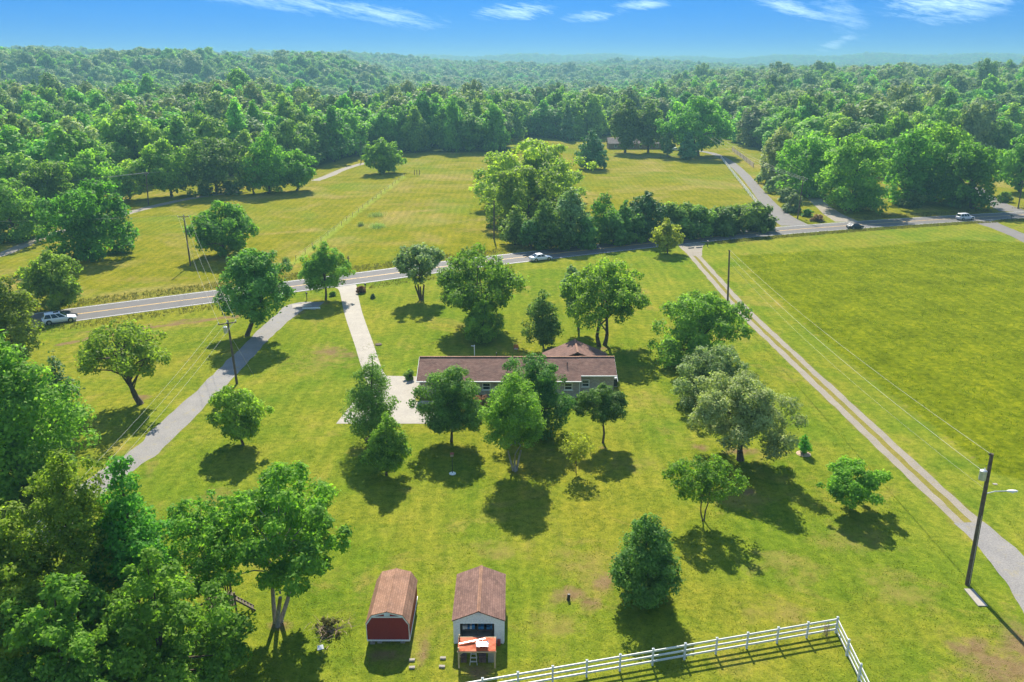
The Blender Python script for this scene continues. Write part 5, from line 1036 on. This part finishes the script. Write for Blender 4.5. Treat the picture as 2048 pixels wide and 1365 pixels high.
MB().box(-.16, .16, -.16, .16, 2.0, 2.06).build('tray', 'tan_wood', bd); MB().add([(-.2, -.2, 2.25), (.2, -.2, 2.25), (.2, .2, 2.25), (-.2, .2, 2.25), (0, 0, 2.42)], [(3, 2, 1, 0), (0, 1, 4), (1, 2, 4), (2, 3, 4), (3, 0, 4)]).build('feeder_roof', 'rust_red', bd); MB().box(-.1, .1, -.1, .1, 2.063, 2.247).build('hopper', 'tan_wood', bd)
gl = empty('garden_chair', G(1032, 703), math.pi, label='red garden chair with pale seat on the front lawn behind the roof', cat='chair')
for x in (-.3, .3):
    for y, z in ((-.28, .45), (.28, 1.1)): MB().box(x - .035, x + .035, y - .035, y + .035, 0, z).build('leg', 'rust_red', gl)
    MB().box(x - .05, x + .05, -.32, .32, .62, .66).build('armrest', 'rust_red', gl)
for k in range(5): MB().box(-.3 + k * .122, -.3 + k * .122 + .1, .245, .275, .48, 1.12).build('back_slat', 'rust_red', gl); MB().box(-.3, .3, -.3 + k * .115, -.3 + k * .115 + .1, .41, .44).build('seat_slat', 'white_plastic', gl)
vp = empty('yard_hydrant', G(949, 712), label='thin white standpipe with side arm on the lawn behind the roof', cat='hydrant'); MB().tube([(0, 0, 0), (0, 0, 1.5)], .06, 8).build('standpipe', 'white_plastic', vp); MB().tube([(0, 0, 1.45), (-.45, 0, 1.5)], .05, 8).build('side_arm', 'white_plastic', vp); MB().tube([(0, 0, 1.5), (0, 0, 1.62)], [.09, .07], 8).build('cap', 'white_plastic', vp)
def mailbox(label, px, py, rz=0.5):
    mb = empty('mailbox', G(px, py), rz, label=label, cat='mailbox', group='roadside mailboxes'); MB().box(-.06, .06, -.06, .06, -.05, 1.08).build('post', 'old_wood', mb)
    m = MB(); pr = [(-.11, 1.09), (.11, 1.09), (.11, 1.25)] + [(.11 * math.cos(a), 1.25 + .11 * math.sin(a)) for a in np.linspace(.4, 2.74, 6)] + [(-.11, 1.25)]; m.prism(pr, -.28, .28); m.build('box', 'dark_metal', mb); MB().box(.112, .125, .05, .2, 1.2, 1.34).build('flag', 'rust_red', mb)
mailbox('dark mailbox beside the reddish shrub at the driveway mouth', 731, 582); mailbox('dark mailbox at the mouth of the two-track lane', 1415, 494); mailbox('dark mailbox by the gravel lane entrance', 614, 600); mailbox('mailbox by the asphalt drive at the meadow corner', 2022, 441)
for (x, y, w) in ((1388, 497, 'left of'), (1404, 496, 'right of')): tag(MB().box(-.7, .7, -.18, .18, 0, .22).box(-.6, .6, -.12, .12, .222, .26).build('culvert_headwall', 'concrete', None, G(x - 6, y), .4), 'low concrete culvert headwall %s the two-track lane mouth' % w, 'headwall', 'culvert headwalls')
tag(MB().tube([(-1.4, 0, .14), (1.4, .1, .14)], .14, 10).tube([(1.38, .1, .14), (1.5, .1, .14)], .17, 10).build('drain_pipe', 'white_plastic', None, G(622, 619), .05), 'white drain pipe lying by the gravel lane entrance', 'pipe')
tag(MB().box(-1.6, 1.6, -1.2, 1.2, .0, .02).box(-1.5, 1.5, -1.25, -1.21, .0, .12).build('concrete_apron', 'concrete', None, G(604, 612) + [0, 0, .008], .3), 'pale concrete pad at the mouth of the gravel lane', 'pad')
tag(MB().tube([(0, 0, 0), (0, 0, .1), (0, 0, .16)], [.5, .5, .3], 14).build('septic_lid', 'dark_soil', None, G(757, 690)), 'low dark round lid in the lawn beside the driveway', 'lid')
tag(MB().tube([(0, 0, -.02), (0, 0, .05), (0, 0, .10)], [.8, .65, .2], 18).build('mulch_ring', 'mulch', None, G(1607, 908)), 'pale mulch ring around the tiny sapling', 'mulch ring')
tag(MB().box(-.12, .12, -.05, .05, -.05, 1.0).build('property_marker', 'old_wood', None, G(1527, 445)), 'short brown post at the corner of the hedge by the asphalt drive', 'post')

# ------------------------------------------------------------------ the air
def haze():
    b = 9300.0; m = MB().box(-b, b, -b, b, -8, 122); me = m.mesh('haze'); o = link('haze', me)
    mt = bpy.data.materials.new('haze_air'); mt.use_nodes = True; nt = mt.node_tree; nt.nodes.clear(); out = nt.nodes.new('ShaderNodeOutputMaterial'); v = nt.nodes.new('ShaderNodeVolumePrincipled')
    v.inputs['Color'].default_value = (.27, .55, .64, 1); v.inputs['Density'].default_value = 0.00033; v.inputs['Anisotropy'].default_value = .15; nt.links.new(v.outputs[0], out.inputs['Volume'])
    me.materials.append(mt); tag(o, 'thin blue summer haze over the whole valley', 'haze', kind='stuff')
haze()
print('triangles', sum(len(m.polygons) * (2 if len(m.polygons) and m.polygons[0].loop_total == 4 else 1) for m in bpy.data.meshes))
